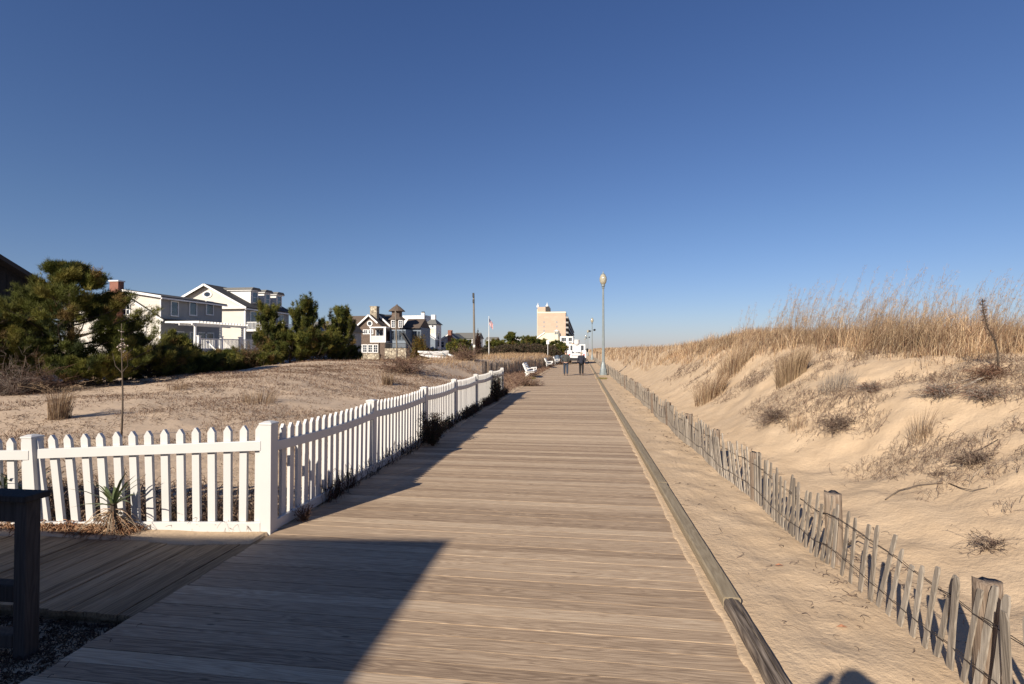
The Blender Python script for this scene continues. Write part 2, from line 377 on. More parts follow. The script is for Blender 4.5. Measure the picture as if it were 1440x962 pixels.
class MB:
    "collects shapes given in world coordinates; build() links them as one mesh"
    def __init__(s): s.v = []; s.f = []; s.mi = []
    def add(s, vs, fs, mi=0):
        k = len(s.v); s.v += [tuple(p) for p in vs]; s.f += [tuple(i + k for i in f) for f in fs]; s.mi += [mi] * len(fs); return s
    def box(s, x0, x1, y0, y1, z0, z1, mi=0):
        return s.add([(x0, y0, z0), (x1, y0, z0), (x1, y1, z0), (x0, y1, z0), (x0, y0, z1), (x1, y0, z1), (x1, y1, z1), (x0, y1, z1)],
                     [(0, 3, 2, 1), (4, 5, 6, 7), (0, 1, 5, 4), (1, 2, 6, 5), (2, 3, 7, 6), (3, 0, 4, 7)], mi)
    def obox(s, M, sx, sy, sz, mi=0):
        "box centred on matrix M"
        vs = [M @ Vector((a * sx / 2, b_ * sy / 2, c * sz / 2)) for c in (-1, 1) for a, b_ in ((-1, -1), (1, -1), (1, 1), (-1, 1))]
        return s.add(vs, [(0, 3, 2, 1), (4, 5, 6, 7), (0, 1, 5, 4), (1, 2, 6, 5), (2, 3, 7, 6), (3, 0, 4, 7)], mi)
    def beam(s, a, b, w, h, up=(0, 0, 1), mi=0):
        a = Vector(a); b = Vector(b); d = (b - a); L = d.length; d.normalize(); u = Vector(up)
        x = d.cross(u).normalized(); u = x.cross(d)
        M = Matrix((x, d, u)).transposed().to_4x4(); M.translation = (a + b) / 2
        return s.obox(M, w, L, h, mi)
    def prism(s, poly, axis, a, b, mi=0):
        n = len(poly)
        if axis == 'y': P = lambda u, z, t: (u, t, z)
        elif axis == 'x': P = lambda u, z, t: (t, u, z)
        else: P = lambda u, z, t: (u, z, t)
        vs = [P(u, z, a) for u, z in poly] + [P(u, z, b) for u, z in poly]
        fs = [tuple(range(n)), tuple(range(2 * n - 1, n - 1, -1))] + [(i, (i + 1) % n, n + (i + 1) % n, n + i) for i in range(n)]
        return s.add(vs, fs, mi)
    def tube(s, pts, rad, n=8, cap=True, mi=0):
        pts = [Vector(p) for p in pts]
        if not hasattr(rad, '__len__'): rad = [rad] * len(pts)
        vs = []; prev = None
        for i, p in enumerate(pts):
            d = (pts[min(i + 1, len(pts) - 1)] - pts[max(i - 1, 0)]).normalized()
            ref = Vector((0, 0, 1)) if abs(d.z) < .95 else Vector((1, 0, 0))
            if prev is None: x = d.cross(ref).normalized()
            else: x = (prev - d * prev.dot(d)).normalized()
            prev = x; y = d.cross(x)
            vs += [p + (x * math.cos(2 * PI * k / n) + y * math.sin(2 * PI * k / n)) * rad[i] for k in range(n)]
        fs = [(i * n + k, i * n + (k + 1) % n, (i + 1) * n + (k + 1) % n, (i + 1) * n + k) for i in range(len(pts) - 1) for k in range(n)]
        if cap: fs += [tuple(range(n - 1, -1, -1)), tuple(range((len(pts) - 1) * n, len(pts) * n))]
        return s.add(vs, fs, mi)
    def lathe(s, c, prof, n=16, mi=0, flute=0):
        vs = []
        for r, z in prof:
            for k in range(n):
                rr = r * (1 - flute * (k % 2)); a = 2 * PI * k / n
                vs.append((c[0] + rr * math.cos(a), c[1] + rr * math.sin(a), c[2] + z))
        m_ = len(prof)
        fs = [(i * n + k, i * n + (k + 1) % n, (i + 1) * n + (k + 1) % n, (i + 1) * n + k) for i in range(m_ - 1) for k in range(n)]
        fs += [tuple(range(n - 1, -1, -1)), tuple(range((m_ - 1) * n, m_ * n))]
        return s.add(vs, fs, mi)
    def ell(s, c, r, n=10, m_=7, mi=0):
        prof = [(math.sin(PI * (i + .02) / (m_ + .04)), -math.cos(PI * (i + .02) / (m_ + .04))) for i in range(m_ + 1)]
        k0 = len(s.v); s.lathe((0, 0, 0), prof, n, mi)
        for i in range(k0, len(s.v)):
            v_ = s.v[i]; s.v[i] = (c[0] + v_[0] * r[0], c[1] + v_[1] * r[1], c[2] + v_[2] * r[2])
        return s
    def build(s, name, mat, parent=None, loc=None, smooth=False, bevel=0):
        me = bpy.data.meshes.new(name)
        o0 = BASE[parent.name] if parent is not None else Vector(loc or (0, 0, 0))
        me.from_pydata([(p[0] - o0.x, p[1] - o0.y, p[2] - o0.z) for p in s.v], [], s.f); 
        if any(s.mi): me.polygons.foreach_set('material_index', s.mi)
        o = link_mesh(name, me, mat, parent, loc, smooth)
        if bevel:
            bv = o.modifiers.new('bevel', 'BEVEL'); bv.width = bevel; bv.segments = 2; bv.limit_method = 'ANGLE'
        return o

def np_mesh(name, verts, loops, sizes, mat, parent=None, loc=None, tint=None, smooth=False):
    verts = np.asarray(verts, np.float64).reshape(-1, 3)
    o0 = BASE[parent.name] if parent is not None else Vector(loc or (0, 0, 0))
    verts = verts - np.array(o0)
    me = bpy.data.meshes.new(name)
    me.vertices.add(len(verts)); me.vertices.foreach_set('co', verts.astype(np.float32).ravel())
    sizes = np.asarray(sizes, np.int32); loops = np.asarray(loops, np.int32)
    me.loops.add(len(loops)); me.loops.foreach_set('vertex_index', loops)
    st = np.zeros(len(sizes), np.int32); st[1:] = np.cumsum(sizes)[:-1]
    me.polygons.add(len(sizes)); me.polygons.foreach_set('loop_start', st)
    me.update(calc_edges=True)
    if tint is not None:
        a = me.attributes.new('tint', 'FLOAT_COLOR', 'POINT')
        t = np.ones((len(verts), 4), np.float32); t[:, :3] = tint; a.data.foreach_set('color', t.ravel())
    return link_mesh(name, me, mat, parent, loc, smooth)

RNG = np.random.default_rng(11)
def unit(v): return v / np.maximum(np.linalg.norm(v, axis=-1, keepdims=True), 1e-9)

def blades_geo(P, H, W, lean, seg=2):
    "grass blades: curved tapering ribbons; returns verts, loops, sizes, verts-per-blade"
    n = len(P); az = RNG.uniform(0, 2 * PI, n)
    side = np.stack([np.cos(az), np.sin(az), np.zeros(n)], 1) * W[:, None] / 2
    V = []
    for k in range(seg):
        t = k / seg
        c = P + np.stack([lean[:, 0] * t * t * H, lean[:, 1] * t * t * H, H * t * (1 - .25 * t * np.linalg.norm(lean, axis=1))], 1)
        s_ = side * (1 - .45 * t)
        V += [c - s_, c + s_]
    c = P + np.stack([lean[:, 0] * H, lean[:, 1] * H, H * (1 - .25 * np.linalg.norm(lean, axis=1))], 1)
    V.append(c)
    V = np.stack(V, 1); k = V.shape[1]
    base = (np.arange(n) * k)[:, None]
    F = []
    S = []
    for q in range(seg - 1):
        F.append(base + np.array([2 * q, 2 * q + 1, 2 * q + 3, 2 * q + 2])); 
    tri = base + np.array([2 * seg - 2, 2 * seg - 1, 2 * seg])
    L = np.concatenate(F + [tri], 1).ravel()
    S = np.tile([4] * (seg - 1) + [3], n)
    return V.reshape(-1, 3), L, S, k

def strands_geo(P, Rd, n=3):
    "P (N,K,3) polylines, Rd (N,K) radii"
    N_, K, _ = P.shape
    d = np.gradient(P, axis=1); d = unit(d)
    ref = np.where(np.abs(d[..., 2:3]) < .9, np.array([0, 0, 1.0]), np.array([1.0, 0, 0]))
    x = unit(np.cross(d, ref)); y = np.cross(d, x)
    V = np.stack([P + (x * math.cos(2 * PI * k / n) + y * math.sin(2 * PI * k / n)) * Rd[..., None] for k in range(n)], 2)  # N,K,n,3
    idx = np.arange(N_ * K * n).reshape(N_, K, n)
    a = idx[:, :-1, :]; b_ = np.roll(idx, -1, 2)[:, :-1, :]; c = np.roll(idx, -1, 2)[:, 1:, :]; e = idx[:, 1:, :]
    L = np.stack([a, b_, c, e], -1).reshape(-1, 4)
    return V.reshape(-1, 3), L.ravel(), np.full(len(L), 4), K * n

def tufts_geo(Cn, D, size, m_=14, w=.012, spread=.9):
    n = len(Cn)
    r = unit(RNG.normal(size=(n, m_, 3)))
    dirs = unit(D[:, None, :] * 1.0 + r * spread)
    L = size[:, None] * RNG.uniform(.6, 1.1, (n, m_))
    b0 = Cn[:, None, :] + r * .03
    tip = b0 + dirs * L[..., None]
    sd = unit(np.cross(dirs, unit(RNG.normal(size=(n, m_, 3))))) * w / 2
    V = np.stack([b0 - sd, b0 + sd, tip], 2).reshape(-1, 3)
    return V, np.arange(len(V)), np.full(n * m_, 3), m_ * 3
# ================================================================== ground, sea, boardwalk
def graded(segs):
    out = []
    for a, b_, st0, st1 in segs:
        x = a; 
        while x < b_ - 1e-6:
            out.append(x); t = (x - a) / (b_ - a); x += st0 + (st1 - st0) * t
    out.append(segs[-1][1]); return np.array(out)
gx = np.concatenate([-graded([(34, 4000, 3, 900)])[::-1][:-1], graded([(-34, -12, .5, .22), (-12, -3.6, .16, .06), (-3.6, -2.55, .03, .03), (-2.55, .8, .55, .4), (.8, 1.25, .018, .022), (1.25, 7.5, .045, .07), (7.5, 14, .08, .3), (14, 40, .4, 2), (40, 4000, 3, 700)])])
gy = graded([(-60, -4, 12, 1), (-4, 2.2, .6, .2), (2.2, 9, .048, .055), (9, 24, .06, .16), (24, 60, .17, .7), (60, 400, .9, 14), (400, 5000, 40, 900)])
GX, GY = np.meshgrid(gx, gy)
GZ = terrain(GX.ravel(), GY.ravel())
nx, ny = len(gx), len(gy)
idx = np.arange(nx * ny).reshape(ny, nx)
Lq = np.stack([idx[:-1, :-1], idx[:-1, 1:], idx[1:, 1:], idx[1:, :-1]], -1).reshape(-1)
g = np_mesh('ground', np.stack([GX.ravel(), GY.ravel(), GZ], 1), Lq, np.full(len(Lq) // 4, 4), 'sand', smooth=True)
tag(g, kind='structure')
s = MB().add([(60, -4000, -2.75), (9000, -4000, -2.75), (9000, 9000, -2.75), (60, 9000, -2.75)], [(0, 1, 2, 3)]).build('sea', 'water'); tag(s, kind='structure')

mb = MB(); y = -3.0; k = 0
per = .145
y = -21 * per
while y < 420:
    w = .1412 if y < 60 else .1449
    dz = random.uniform(-.0015, .001) if y < 60 else 0
    jl = random.uniform(-.018, .012); jr = random.uniform(-.01, .015)
    # each board dips a little at one end
    mb.add([(-3.15 + jl, y, -.045), (1.02 + jr, y, -.045), (1.02 + jr, y + w, -.045), (-3.15 + jl, y + w, -.045),
            (-3.15 + jl, y + .0012, dz), (1.02 + jr, y + .0012, dz - .001), (1.02 + jr, y + w - .0012, dz - .001), (-3.15 + jl, y + w - .0012, dz)],
           [(0, 3, 2, 1), (4, 5, 6, 7), (0, 1, 5, 4), (1, 2, 6, 5), (2, 3, 7, 6), (3, 0, 4, 7)])
    y += per
for xx in (-2.9, -1.9, -.9, .1, .9):
    mb.box(xx - .04, xx + .04, -3, 420, -.095, -.05)
bw = mb.build('boardwalk', 'boards'); tag(bw, kind='structure')
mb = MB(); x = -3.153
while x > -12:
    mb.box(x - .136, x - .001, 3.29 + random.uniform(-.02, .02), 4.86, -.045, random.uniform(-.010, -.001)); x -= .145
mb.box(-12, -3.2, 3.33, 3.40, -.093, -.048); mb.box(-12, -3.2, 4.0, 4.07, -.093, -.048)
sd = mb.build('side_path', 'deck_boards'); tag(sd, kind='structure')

# kerb timbers
def kerb(y0, y1, x0, w, h, seed, rough_):
    rr = random.Random(seed); mb = MB(); n = max(2, int((y1 - y0) / .12)); n = min(n, 260)
    prof = [(-w / 2, 0), (-w / 2, h - .012), (-w / 2 + .012, h), (w / 2 - .012, h), (w / 2, h - .012), (w / 2, 0)]
    if rough_: prof = [(-w / 2, 0), (-w / 2, h - .02), (-w / 2 + .01, h - .004), (-.034, h), (-.030, h - .014), (-.024, h), (.006, h + .002), (.012, h - .018), (.019, h), (w / 2 - .014, h - .003), (w / 2, h - .02), (w / 2, 0)]
    rows = []
    for i in range(n + 1):
        yy = y0 + (y1 - y0) * i / n
        jx = rr.uniform(-1, 1) * (.004 if rough_ else .0015)
        rows.append([(x0 + u + jx + (rr.uniform(-.002, .002) if rough_ else 0), yy, z_ + (rr.uniform(-.003, .003) if rough_ and z_ > 0 else 0)) for u, z_ in prof])
    P_ = len(prof); vs = [p for r_ in rows for p in r_]
    fs = [(i * P_ + k, i * P_ + k + 1, (i + 1) * P_ + k + 1, (i + 1) * P_ + k) for i in range(n) for k in range(P_ - 1)]
    fs += [tuple(range(P_ - 1, -1, -1)), tuple(range(n * P_, n * P_ + P_))]
    return mb.add(vs, fs)
o = kerb(-2.0, 3.93, 1.084, .11, .085, 3, True).build('kerb_timber', 'kerb_old', loc=(1.09, 3, 0))
tag(o, 'dark cracked deeply grooved kerb timber nearest the viewer on the sand side of the boardwalk', 'kerb timber')
ys = [3.945, 7.2, 11.1, 15.0, 19.2, 23.5, 28, 33, 38, 44, 52, 64, 80, 110, 160, 240, 400]
names = ['smooth tan kerb timber butting against the dark cracked one', 'kerb timber next beyond the smooth tan one that touches the dark cracked timber']
for i in range(2):
    o = kerb(ys[i], ys[i + 1] - .01, 1.09 + (.004 if i else 0), .125, .088 + .004 * i, 5 + i, False).build('kerb_timber', 'kerb_wood', loc=(1.09, ys[i], 0))
    tag(o, names[i], 'kerb timber', 'smooth kerb timbers')
mb = MB()
for i in range(2, len(ys) - 1):
    k_ = kerb(ys[i], ys[i + 1] - .01, 1.09 + random.uniform(-.006, .006), .125, .088 + random.uniform(-.004, .004), 5 + i, False); mb.add(k_.v, k_.f)
o = mb.build('kerb_timber', 'kerb_wood', loc=(1.09, ys[2], 0)); tag(o, 'long far run of kerb timber narrowing away towards the lamp posts', 'kerb timber')

# ================================================================== white picket fence
def picket(u0, base, along, nrm, w, h, t, lean=0.0, zb=0.0, flip=1):
    "pointed board standing at base; along = fence direction, nrm = outward"
    mb = MB(); a = Vector(along); n_ = Vector(nrm); up = (Vector((0, 0, 1)) + a * lean)
    pr = [(-w / 2, zb), (w / 2, zb), (w / 2, h - .052), (0.006, h), (-.006, h), (-w / 2, h - .052)]
    vs = []
    for tt in (-t / 2, t / 2):
        for uu, zz in pr: vs.append(Vector(base) + a * uu + up * zz + n_ * tt)
    k = len(pr)
    return mb.add(vs, [tuple(range(k - 1, -1, -1)), tuple(range(k, 2 * k))] + [(i, (i + 1) % k, k + (i + 1) % k, k + i) for i in range(k)])

FC = Vector((-3.235, 4.98, 0)); FP = Vector((-5.754, 4.775, 0)); FQ = FP + (FP - FC) * .98 + Vector((0, -.05, 0))
fence = thing('picket_fence', 'white picket fence turning a corner along the left side of the boardwalk', 'fence', FC)
def post(base, h, lean=(0, 0), w=.127, mat='vinyl'):
    mb = MB(); b_ = Vector(base); hw = w / 2
    def ring(z, r): return [(b_.x + sx * r + lean[0] * z, b_.y + sy * r + lean[1] * z, b_.z + z) for sx, sy in ((-1, -1), (1, -1), (1, 1), (-1, 1))]
    vs = ring(-.1, hw) + ring(h - .035, hw) + ring(h - .035, hw + .007) + ring(h - .018, hw + .007) + ring(h, .03)
    fs = [(3, 2, 1, 0)]
    for i in range(4):
        for k in range(4): fs.append((i * 4 + k, i * 4 + (k + 1) % 4, (i + 1) * 4 + (k + 1) % 4, (i + 1) * 4 + k))
    fs.append((16, 17, 18, 19)); mb.add(vs, fs)
    return mb.build('post', mat, fence, bevel=.003)
post(FC, 1.15); post(FP, .985, (-.09, 0)); post(FQ, .93, (.02, 0))
SP = 2.65
for k in range(1, 7): post(FC + Vector((random.uniform(-.01, .01), SP * k, .0 + .02 * (k > 3))), 1.12 + random.uniform(-.015, .015), (random.uniform(-.01, .01), random.uniform(-.01, .01)), mat='vinyl_dirty' if k > 3 else 'vinyl')
picks = []
def panel(A, B, n, hA, hB, side, railA, railB, botA, botB, leanA=0, leanB=0, sag=0.0, tmin=0.05):
    A = Vector(A); B = Vector(B); d = (B - A); L = d.length; a = d.normalized(); nn = Vector((side[0], side[1], 0))
    for i in range(n):
        t = (i + .62) / (n + .24); p = A + d * t
        sg = sag * 4 * t * (1 - t)
        h = hA + (hB - hA) * t - sg + random.uniform(-.004, .004); ln = leanA + (leanB - leanA) * t ** 2 + random.uniform(-.006, .006)
        picks.append(picket(0, p, a, nn, .078, h, .034, ln, -.03))
    q = 10
    for zA, zB, hh, sgk in ((railA, railB, .10, 1), (botA, botB, .10, .3)):
        mb = MB(); pts = []
        for i in range(q + 1):
            t = i / q; p = A + a * (.05 + (L - .1) * t) + nn * .042; z_ = zA + (zB - zA) * t - sag * sgk * 4 * t * (1 - t)
            for du, dz in ((-.022, -hh / 2), (.022, -hh / 2), (.022, hh / 2), (-.022, hh / 2)):
                pts.append((p.x + nn.x * du, p.y + nn.y * du, z_ + dz))
        fs = [(i * 4 + k, i * 4 + (k + 1) % 4, i * 4 + 4 + (k + 1) % 4, i * 4 + 4 + k) for i in range(q) for k in range(4)] + [(3, 2, 1, 0), (q * 4, q * 4 + 1, q * 4 + 2, q * 4 + 3)]
        mb.add(pts, fs).build('rail', 'vinyl', fence, bevel=.003)
panel(FC, FP, 15, 1.115, .965, (0, -1), .90, .79, .06, .02, 0, .16, 0.0)
panel(FP, FQ, 15, .955, .91, (0, -1), .775, .75, .01, .0, .05, 0, 0)
for k in range(6):
    A = FC + Vector((0, SP * k, 0)); B = FC + Vector((0, SP * (k + 1), 0))
    panel(A, B, 17, 1.10, 1.09, (1, 0), .885, .875, .06, .07, random.uniform(-.02, .03), random.uniform(-.02, .03), .035)
for i, mbp in enumerate(picks[:100]): mbp.build('picket', 'vinyl', fence)
mb = MB()
for p_ in picks[100:]: mb.add(p_.v, p_.f)
tag(mb.build('picket', 'vinyl_dirty', fence), kind='stuff')

# ================================================================== sand fences (slats on wire)
def slat_mb(p, a, w, h, t, lean, tilt, rr):
    a = Vector(a); n_ = Vector((-a.y, a.x, 0)); up = (Vector((0, 0, 1)) + a * lean + n_ * tilt).normalized()
    mb = MB(); rows = []
    for z_, ws in ((-.06, 1), (.0, 1 + rr.uniform(-.1, .1)), (h * .5, 1 + rr.uniform(-.15, .1)), (h * .93, 1 + rr.uniform(-.15, .05)), (h, rr.uniform(.35, .95))):
        c = Vector(p) + up * z_ + a * rr.uniform(-.003, .003)
        for su, sn in ((-1, -1), (1, -1), (1, 1), (-1, 1)): rows.append(c + a * su * w / 2 * ws + n_ * sn * t / 2)
    fs = [(3, 2, 1, 0), (16, 17, 18, 19)] + [(i * 4 + k, i * 4 + (k + 1) % 4, i * 4 + 4 + (k + 1) % 4, i * 4 + 4 + k) for i in range(4) for k in range(4)]
    return mb.add(rows, fs)

def round_post(p, r, h, rr, lean=(0, 0)):
    mb = MB(); n = 14; rows = []
    jag = [rr.uniform(-.016, .01) for _ in range(n)]; ja = [rr.uniform(.86, 1.06) for _ in range(n)]
    for z_ in (-.15, 0, h * .3, h * .6, h * .9, h):
        for k in range(n):
            an = 2 * PI * k / n; q = ja[k] * r * (1 + rr.uniform(-.02, .02))
            rows.append((p[0] + q * math.cos(an) + lean[0] * z_, p[1] + q * math.sin(an) + lean[1] * z_, p[2] + z_ + (jag[k] if z_ == h else 0)))
    fs = [(i * n + k, i * n + (k + 1) % n, i * n + n + (k + 1) % n, i * n + n + k) for i in range(5) for k in range(n)]
    rows.append((p[0] + lean[0] * h, p[1] + lean[1] * h, p[2] + h - .012)); c = len(rows) - 1
    fs += [(5 * n + k, 5 * n + (k + 1) % n, c) for k in range(n)]
    return mb.add(rows, fs)

def sand_fence(label, path, posts, spacing, hfun, wfun, leanfun, postr, posth, seed, wires=True, cap=100, post_mat='post_wood', smat='slat_wood'):
    rr = random.Random(seed)
    path = [Vector((x, y, 0)) for x, y in path]
    root = thing('sand_fence', label, 'fence', (path[0].x, path[0].y, 0))
    def P_(s_):
        for a_, b_ in zip(path, path[1:]):
            L = (b_ - a_).length
            if s_ <= L or b_ is path[-1]: return a_ + (b_ - a_) * min(1, s_ / L), (b_ - a_).normalized()
            s_ -= L
    tot = sum((b_ - a_).length for a_, b_ in zip(path, path[1:]))
    sl = []; s_ = 0; wp = [[], []]
    while s_ < tot:
        p, a = P_(s_); sp = spacing(p.y)
        off = .05 * math.sin(p.y * 2.1) * .5
        p = p + Vector((off, 0, 0)); z0 = gz(p.x, p.y)
        h = hfun(p.y) * rr.uniform(.86, 1.08)
        if rr.random() < .05: h *= .8
        ln = leanfun(p.y) + rr.uniform(-.07, .07)
        sl.append(slat_mb((p.x, p.y, z0), a, wfun(p.y) * rr.uniform(.85, 1.15), h, .011, ln, rr.uniform(-.06, .06), rr))
        if wires:
            for q, fr in ((0, .25), (1, .74)):
                wp[q].append((p.x - .012 + rr.uniform(-.004, .004) + a.x * ln * h * fr, p.y + a.y * ln * h * fr, z0 + hfun(p.y) * fr + .015 * math.sin(p.y * 3 + q)))
        s_ += sp * rr.uniform(.8, 1.2)
    for m_ in sl[:cap]: m_.build('slat', smat, root)
    mb = MB()
    for m_ in sl[cap:]: mb.add(m_.v, m_.f)
    if mb.v: tag(mb.build('slat', smat, root), kind='stuff')
    if wires:
        for q in (0, 1):
            mb = MB(); mb.tube(wp[q], .0032, 4)
            mb.tube([(x + .016, y, z + .004 * math.sin(y * 40)) for x, y, z in wp[q]], .0028, 4); mb.build('wire', 'wire', root)
    for i, (x, y, ex, *rf) in enumerate(posts):
        z0 = gz(x, y)
        round_post((x, y, z0), postr * (rf[0] if rf else 1) * rr.uniform(.88, 1.08), posth * (1 + ex), rr, (rr.uniform(-.04, .04), rr.uniform(-.04, .04))).build('post', post_mat, root, smooth=True)
    return root
def lean_r(y):
    return float(np.interp(y, [0, 2.6, 3.2, 4.0, 4.6, 5.0, 6.5, 7.0, 8.5, 9.5, 12], [.0, .05, -.22, -.34, -.12, -.28, -.1, .30, .30, 0, 0]))
rp = [(2.17, 3.10, .03, .86), (2.20, 4.84, .03), (2.16, 6.75, .0), (2.14, 8.6, -.05), (2.13, 10.7, -.05)] + [(2.1 + random.uniform(-.05, .05), 12.9 + 2.3 * i, random.uniform(-.15, .05)) for i in range(30)]
sand_fence('weathered grey slat and wire sand fence beside the right side of the boardwalk', [(2.26, 1.2), (2.10, 3.12), (2.13, 4.84), (2.09, 6.75), (2.07, 8.6), (2.06, 12), (2.03, 30), (2.05, 80)], rp,
           lambda y: .118 if y < 4.7 else (.092 if y < 8 else .072), lambda y: .60 if y < 9 else (.58 if y < 30 else .62), lambda y: .043, lean_r, .072, .60, 21)
sand_fence('tall grey slat sand fence behind the white benches on the left', [(-6.3, 32.6), (-5.3, 36.5), (-4.6, 41), (-4.15, 46), (-3.75, 52), (-3.6, 60), (-3.5, 72)], [(-6.2 + .2, 33, .05), (-4.5, 41.5, .05), (-3.75, 52.4, .05), (-3.55, 62, .05)],
           lambda y: .11, lambda y: .98, lambda y: .078, lambda y: 0, .06, 1.0, 22, wires=True, smat='slat_dark')

# ================================================================== railing in the shade
px_, py_ = -3.525, 2.86
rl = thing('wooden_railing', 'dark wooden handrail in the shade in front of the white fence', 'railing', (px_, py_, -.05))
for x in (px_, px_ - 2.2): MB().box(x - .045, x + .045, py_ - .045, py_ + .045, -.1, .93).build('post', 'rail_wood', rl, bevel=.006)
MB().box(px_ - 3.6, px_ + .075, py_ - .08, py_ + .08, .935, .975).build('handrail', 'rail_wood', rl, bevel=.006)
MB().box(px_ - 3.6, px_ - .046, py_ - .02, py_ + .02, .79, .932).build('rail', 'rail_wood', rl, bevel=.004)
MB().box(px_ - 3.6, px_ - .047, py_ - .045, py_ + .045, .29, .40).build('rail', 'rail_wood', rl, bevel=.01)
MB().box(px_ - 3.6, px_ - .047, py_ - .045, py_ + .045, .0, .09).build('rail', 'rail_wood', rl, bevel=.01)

# ================================================================== lamp posts
def make_lamp(x, y, label, speakers=False):
    z0 = max(0, gz(x, y)) - .03
    t = thing('street_lamp', label, 'street lamp', (x, y, z0), 'lamp posts along the right side of the boardwalk')
    c = (x, y, z0); H = 6.35
    MB().lathe(c, [(.30, 0), (.30, .16), (.26, .2), (.25, .42), (.21, .5), (.17, .72), (.13, .85), (.11, .95)], 8).build('base', 'lamp_metal', t)
    MB().lathe(c, [(.105, .94), (.10, 1.6), (.085, 3.5), (.066, 6.0), (.062, 6.25), (.10, 6.28), (.10, 6.34), (.07, 6.36)], 24, flute=.09).build('pole', 'lamp_metal', t)
    MB().lathe(c, [(.07, 6.36), (.13, 6.44), (.14, 6.52), (.11, 6.56)], 16).build('collar', 'lamp_metal', t, smooth=True)
    MB().lathe(c, [(.11, 6.55), (.17, 6.62), (.235, 6.76), (.265, 6.92), (.255, 7.05), (.205, 7.19), (.14, 7.28), (.10, 7.31)], 20).build('globe', 'lamp_globe', t, smooth=True)
    cp = MB().lathe(c, [(.15, 7.285), (.12, 7.33), (.07, 7.36), (.045, 7.38), (.05, 7.42), (.018, 7.48), (.006, 7.60)], 14).build('cap', 'lamp_metal', t, smooth=True)
    if speakers:
        for sx, dy, zz in ((-1, -.1, 5.05), (1, .1, 5.25)):
            mb = MB().beam((x + sx * .05, y, z0 + zz), (x + sx * .32, y + dy, z0 + zz), .05, .05)
            M = Matrix.Translation((x + sx * .42, y + dy - .1, z0 + zz)) @ Matrix.Rotation(sx * .5, 4, 'Z') @ Matrix.Rotation(-.3, 4, 'X')
            mb.obox(M, .26, .34, .27).build('loudspeaker', 'black_metal', t, bevel=.04)
    return t
lamps = [(1.60, 37.5, 'tall grey fluted lamp post with acorn globe, nearest of the row beside the sand fence', False),
         (1.95, 91, 'second lamp post of the row, with two dark loudspeakers on its pole', True),
         (1.95, 147, 'third lamp post of the row, with loudspeakers, just left of the second', True),
         (1.95, 201, 'fourth lamp post of the row, small and far along the boardwalk', False),
         (1.95, 257, 'farthest visible lamp post of the row by the horizon', False)]
for a in lamps: make_lamp(*a)

# ================================================================== benches
def make_bench(loc, label):
    x, y = loc; z0 = 0.0
    t = thing('park_bench', label, 'bench', (x, y, z0), 'white benches facing the sea')
    for yy in (-.85, 0, .85):
        M = lambda px, pz: (x + px, y + yy, pz)
        mb = MB()
        mb.beam(M(.36, 0), M(.36, .46), .09, .06); mb.beam(M(-.16, 0), M(-.10, .42), .09, .06)
        mb.beam(M(-.22, .36), M(.42, .42), .06, .08)
        mb.beam(M(-.10, .36), M(-.36, .95), .06, .08)
        if yy: mb.beam(M(-.22, .62), M(.42, .66), .09, .04); mb.beam(M(.36, .44), M(.38, .65), .07, .06)
        mb.build('leg', 'white_paint', t, bevel=.006)
    mb = MB()
    for k in range(5): mb.box(x - .16 + .115 * k, x - .06 + .115 * k, y - 1.0, y + 1.0, .425 + .01 * k - .0, .46 + .01 * k)
    mb.build('seat', 'white_paint', t, bevel=.005)
    mb = MB()
    for k in range(5):
        f = .14 + .2 * k; px, pz = -.10 - .26 * f + .05, .36 + .59 * f + .02
        M = Matrix.Translation((x + px, y, pz + .03)) @ Matrix.Rotation(math.atan2(-.26, .59), 4, 'Y')
        mb.obox(M, .03, 2.0, .10)
    mb.build('backrest', 'white_paint', t, bevel=.005)
make_bench((-3.42, 34.2), 'white bench nearest the white picket fence, facing the sea')
make_bench((-3.28, 52.2), 'white bench between the other two, before the end of the grey slat fence')
make_bench((-3.0, 63.4), 'farthest white bench, next to the blue grey bins')

for i, (dx, lab) in enumerate(((0, 'blue grey litter barrel standing nearest the farthest bench'), (.75, 'blue grey litter barrel closest to the boardwalk beside the other barrel'))):
    t = thing('litter_bin', lab, 'litter bin', (-3.0 + dx * .9, 66 + .5 * i, 0), 'litter barrels by the benches')
    c = (-3.0 + dx * .9, 66 + .5 * i, 0)
    MB().lathe(c, [(.29, 0), (.31, .05), (.31, .3), (.325, .32), (.31, .34), (.31, .62), (.325, .64), (.31, .66), (.31, .9)], 18).build('barrel', 'bin_blue', t, smooth=True)
    MB().lathe(c, [(.33, .9), (.33, .95), (.26, 1.06), (.12, 1.12), (.02, 1.13)], 18).build('lid', 'bin_blue', t, smooth=True)

# ================================================================== wooden posts on the far right
for i, (px, d, hh, lab) in enumerate(((838.5, 84, 1.5, 'brown wooden post left of its neighbour beyond the second lamp post'), (843, 78, 1.3, 'brown wooden post nearest the dune grass beyond the first lamp post'))):
    x, y = at(px, d); x = max(x, 2.6)
    o = round_post((x, y, gz(x, y) - .05), .13, hh, random.Random(i)).build('wooden_post', 'post_wood', loc=(x, y, 0)); tag(o, lab, 'post', 'brown posts far on the right')

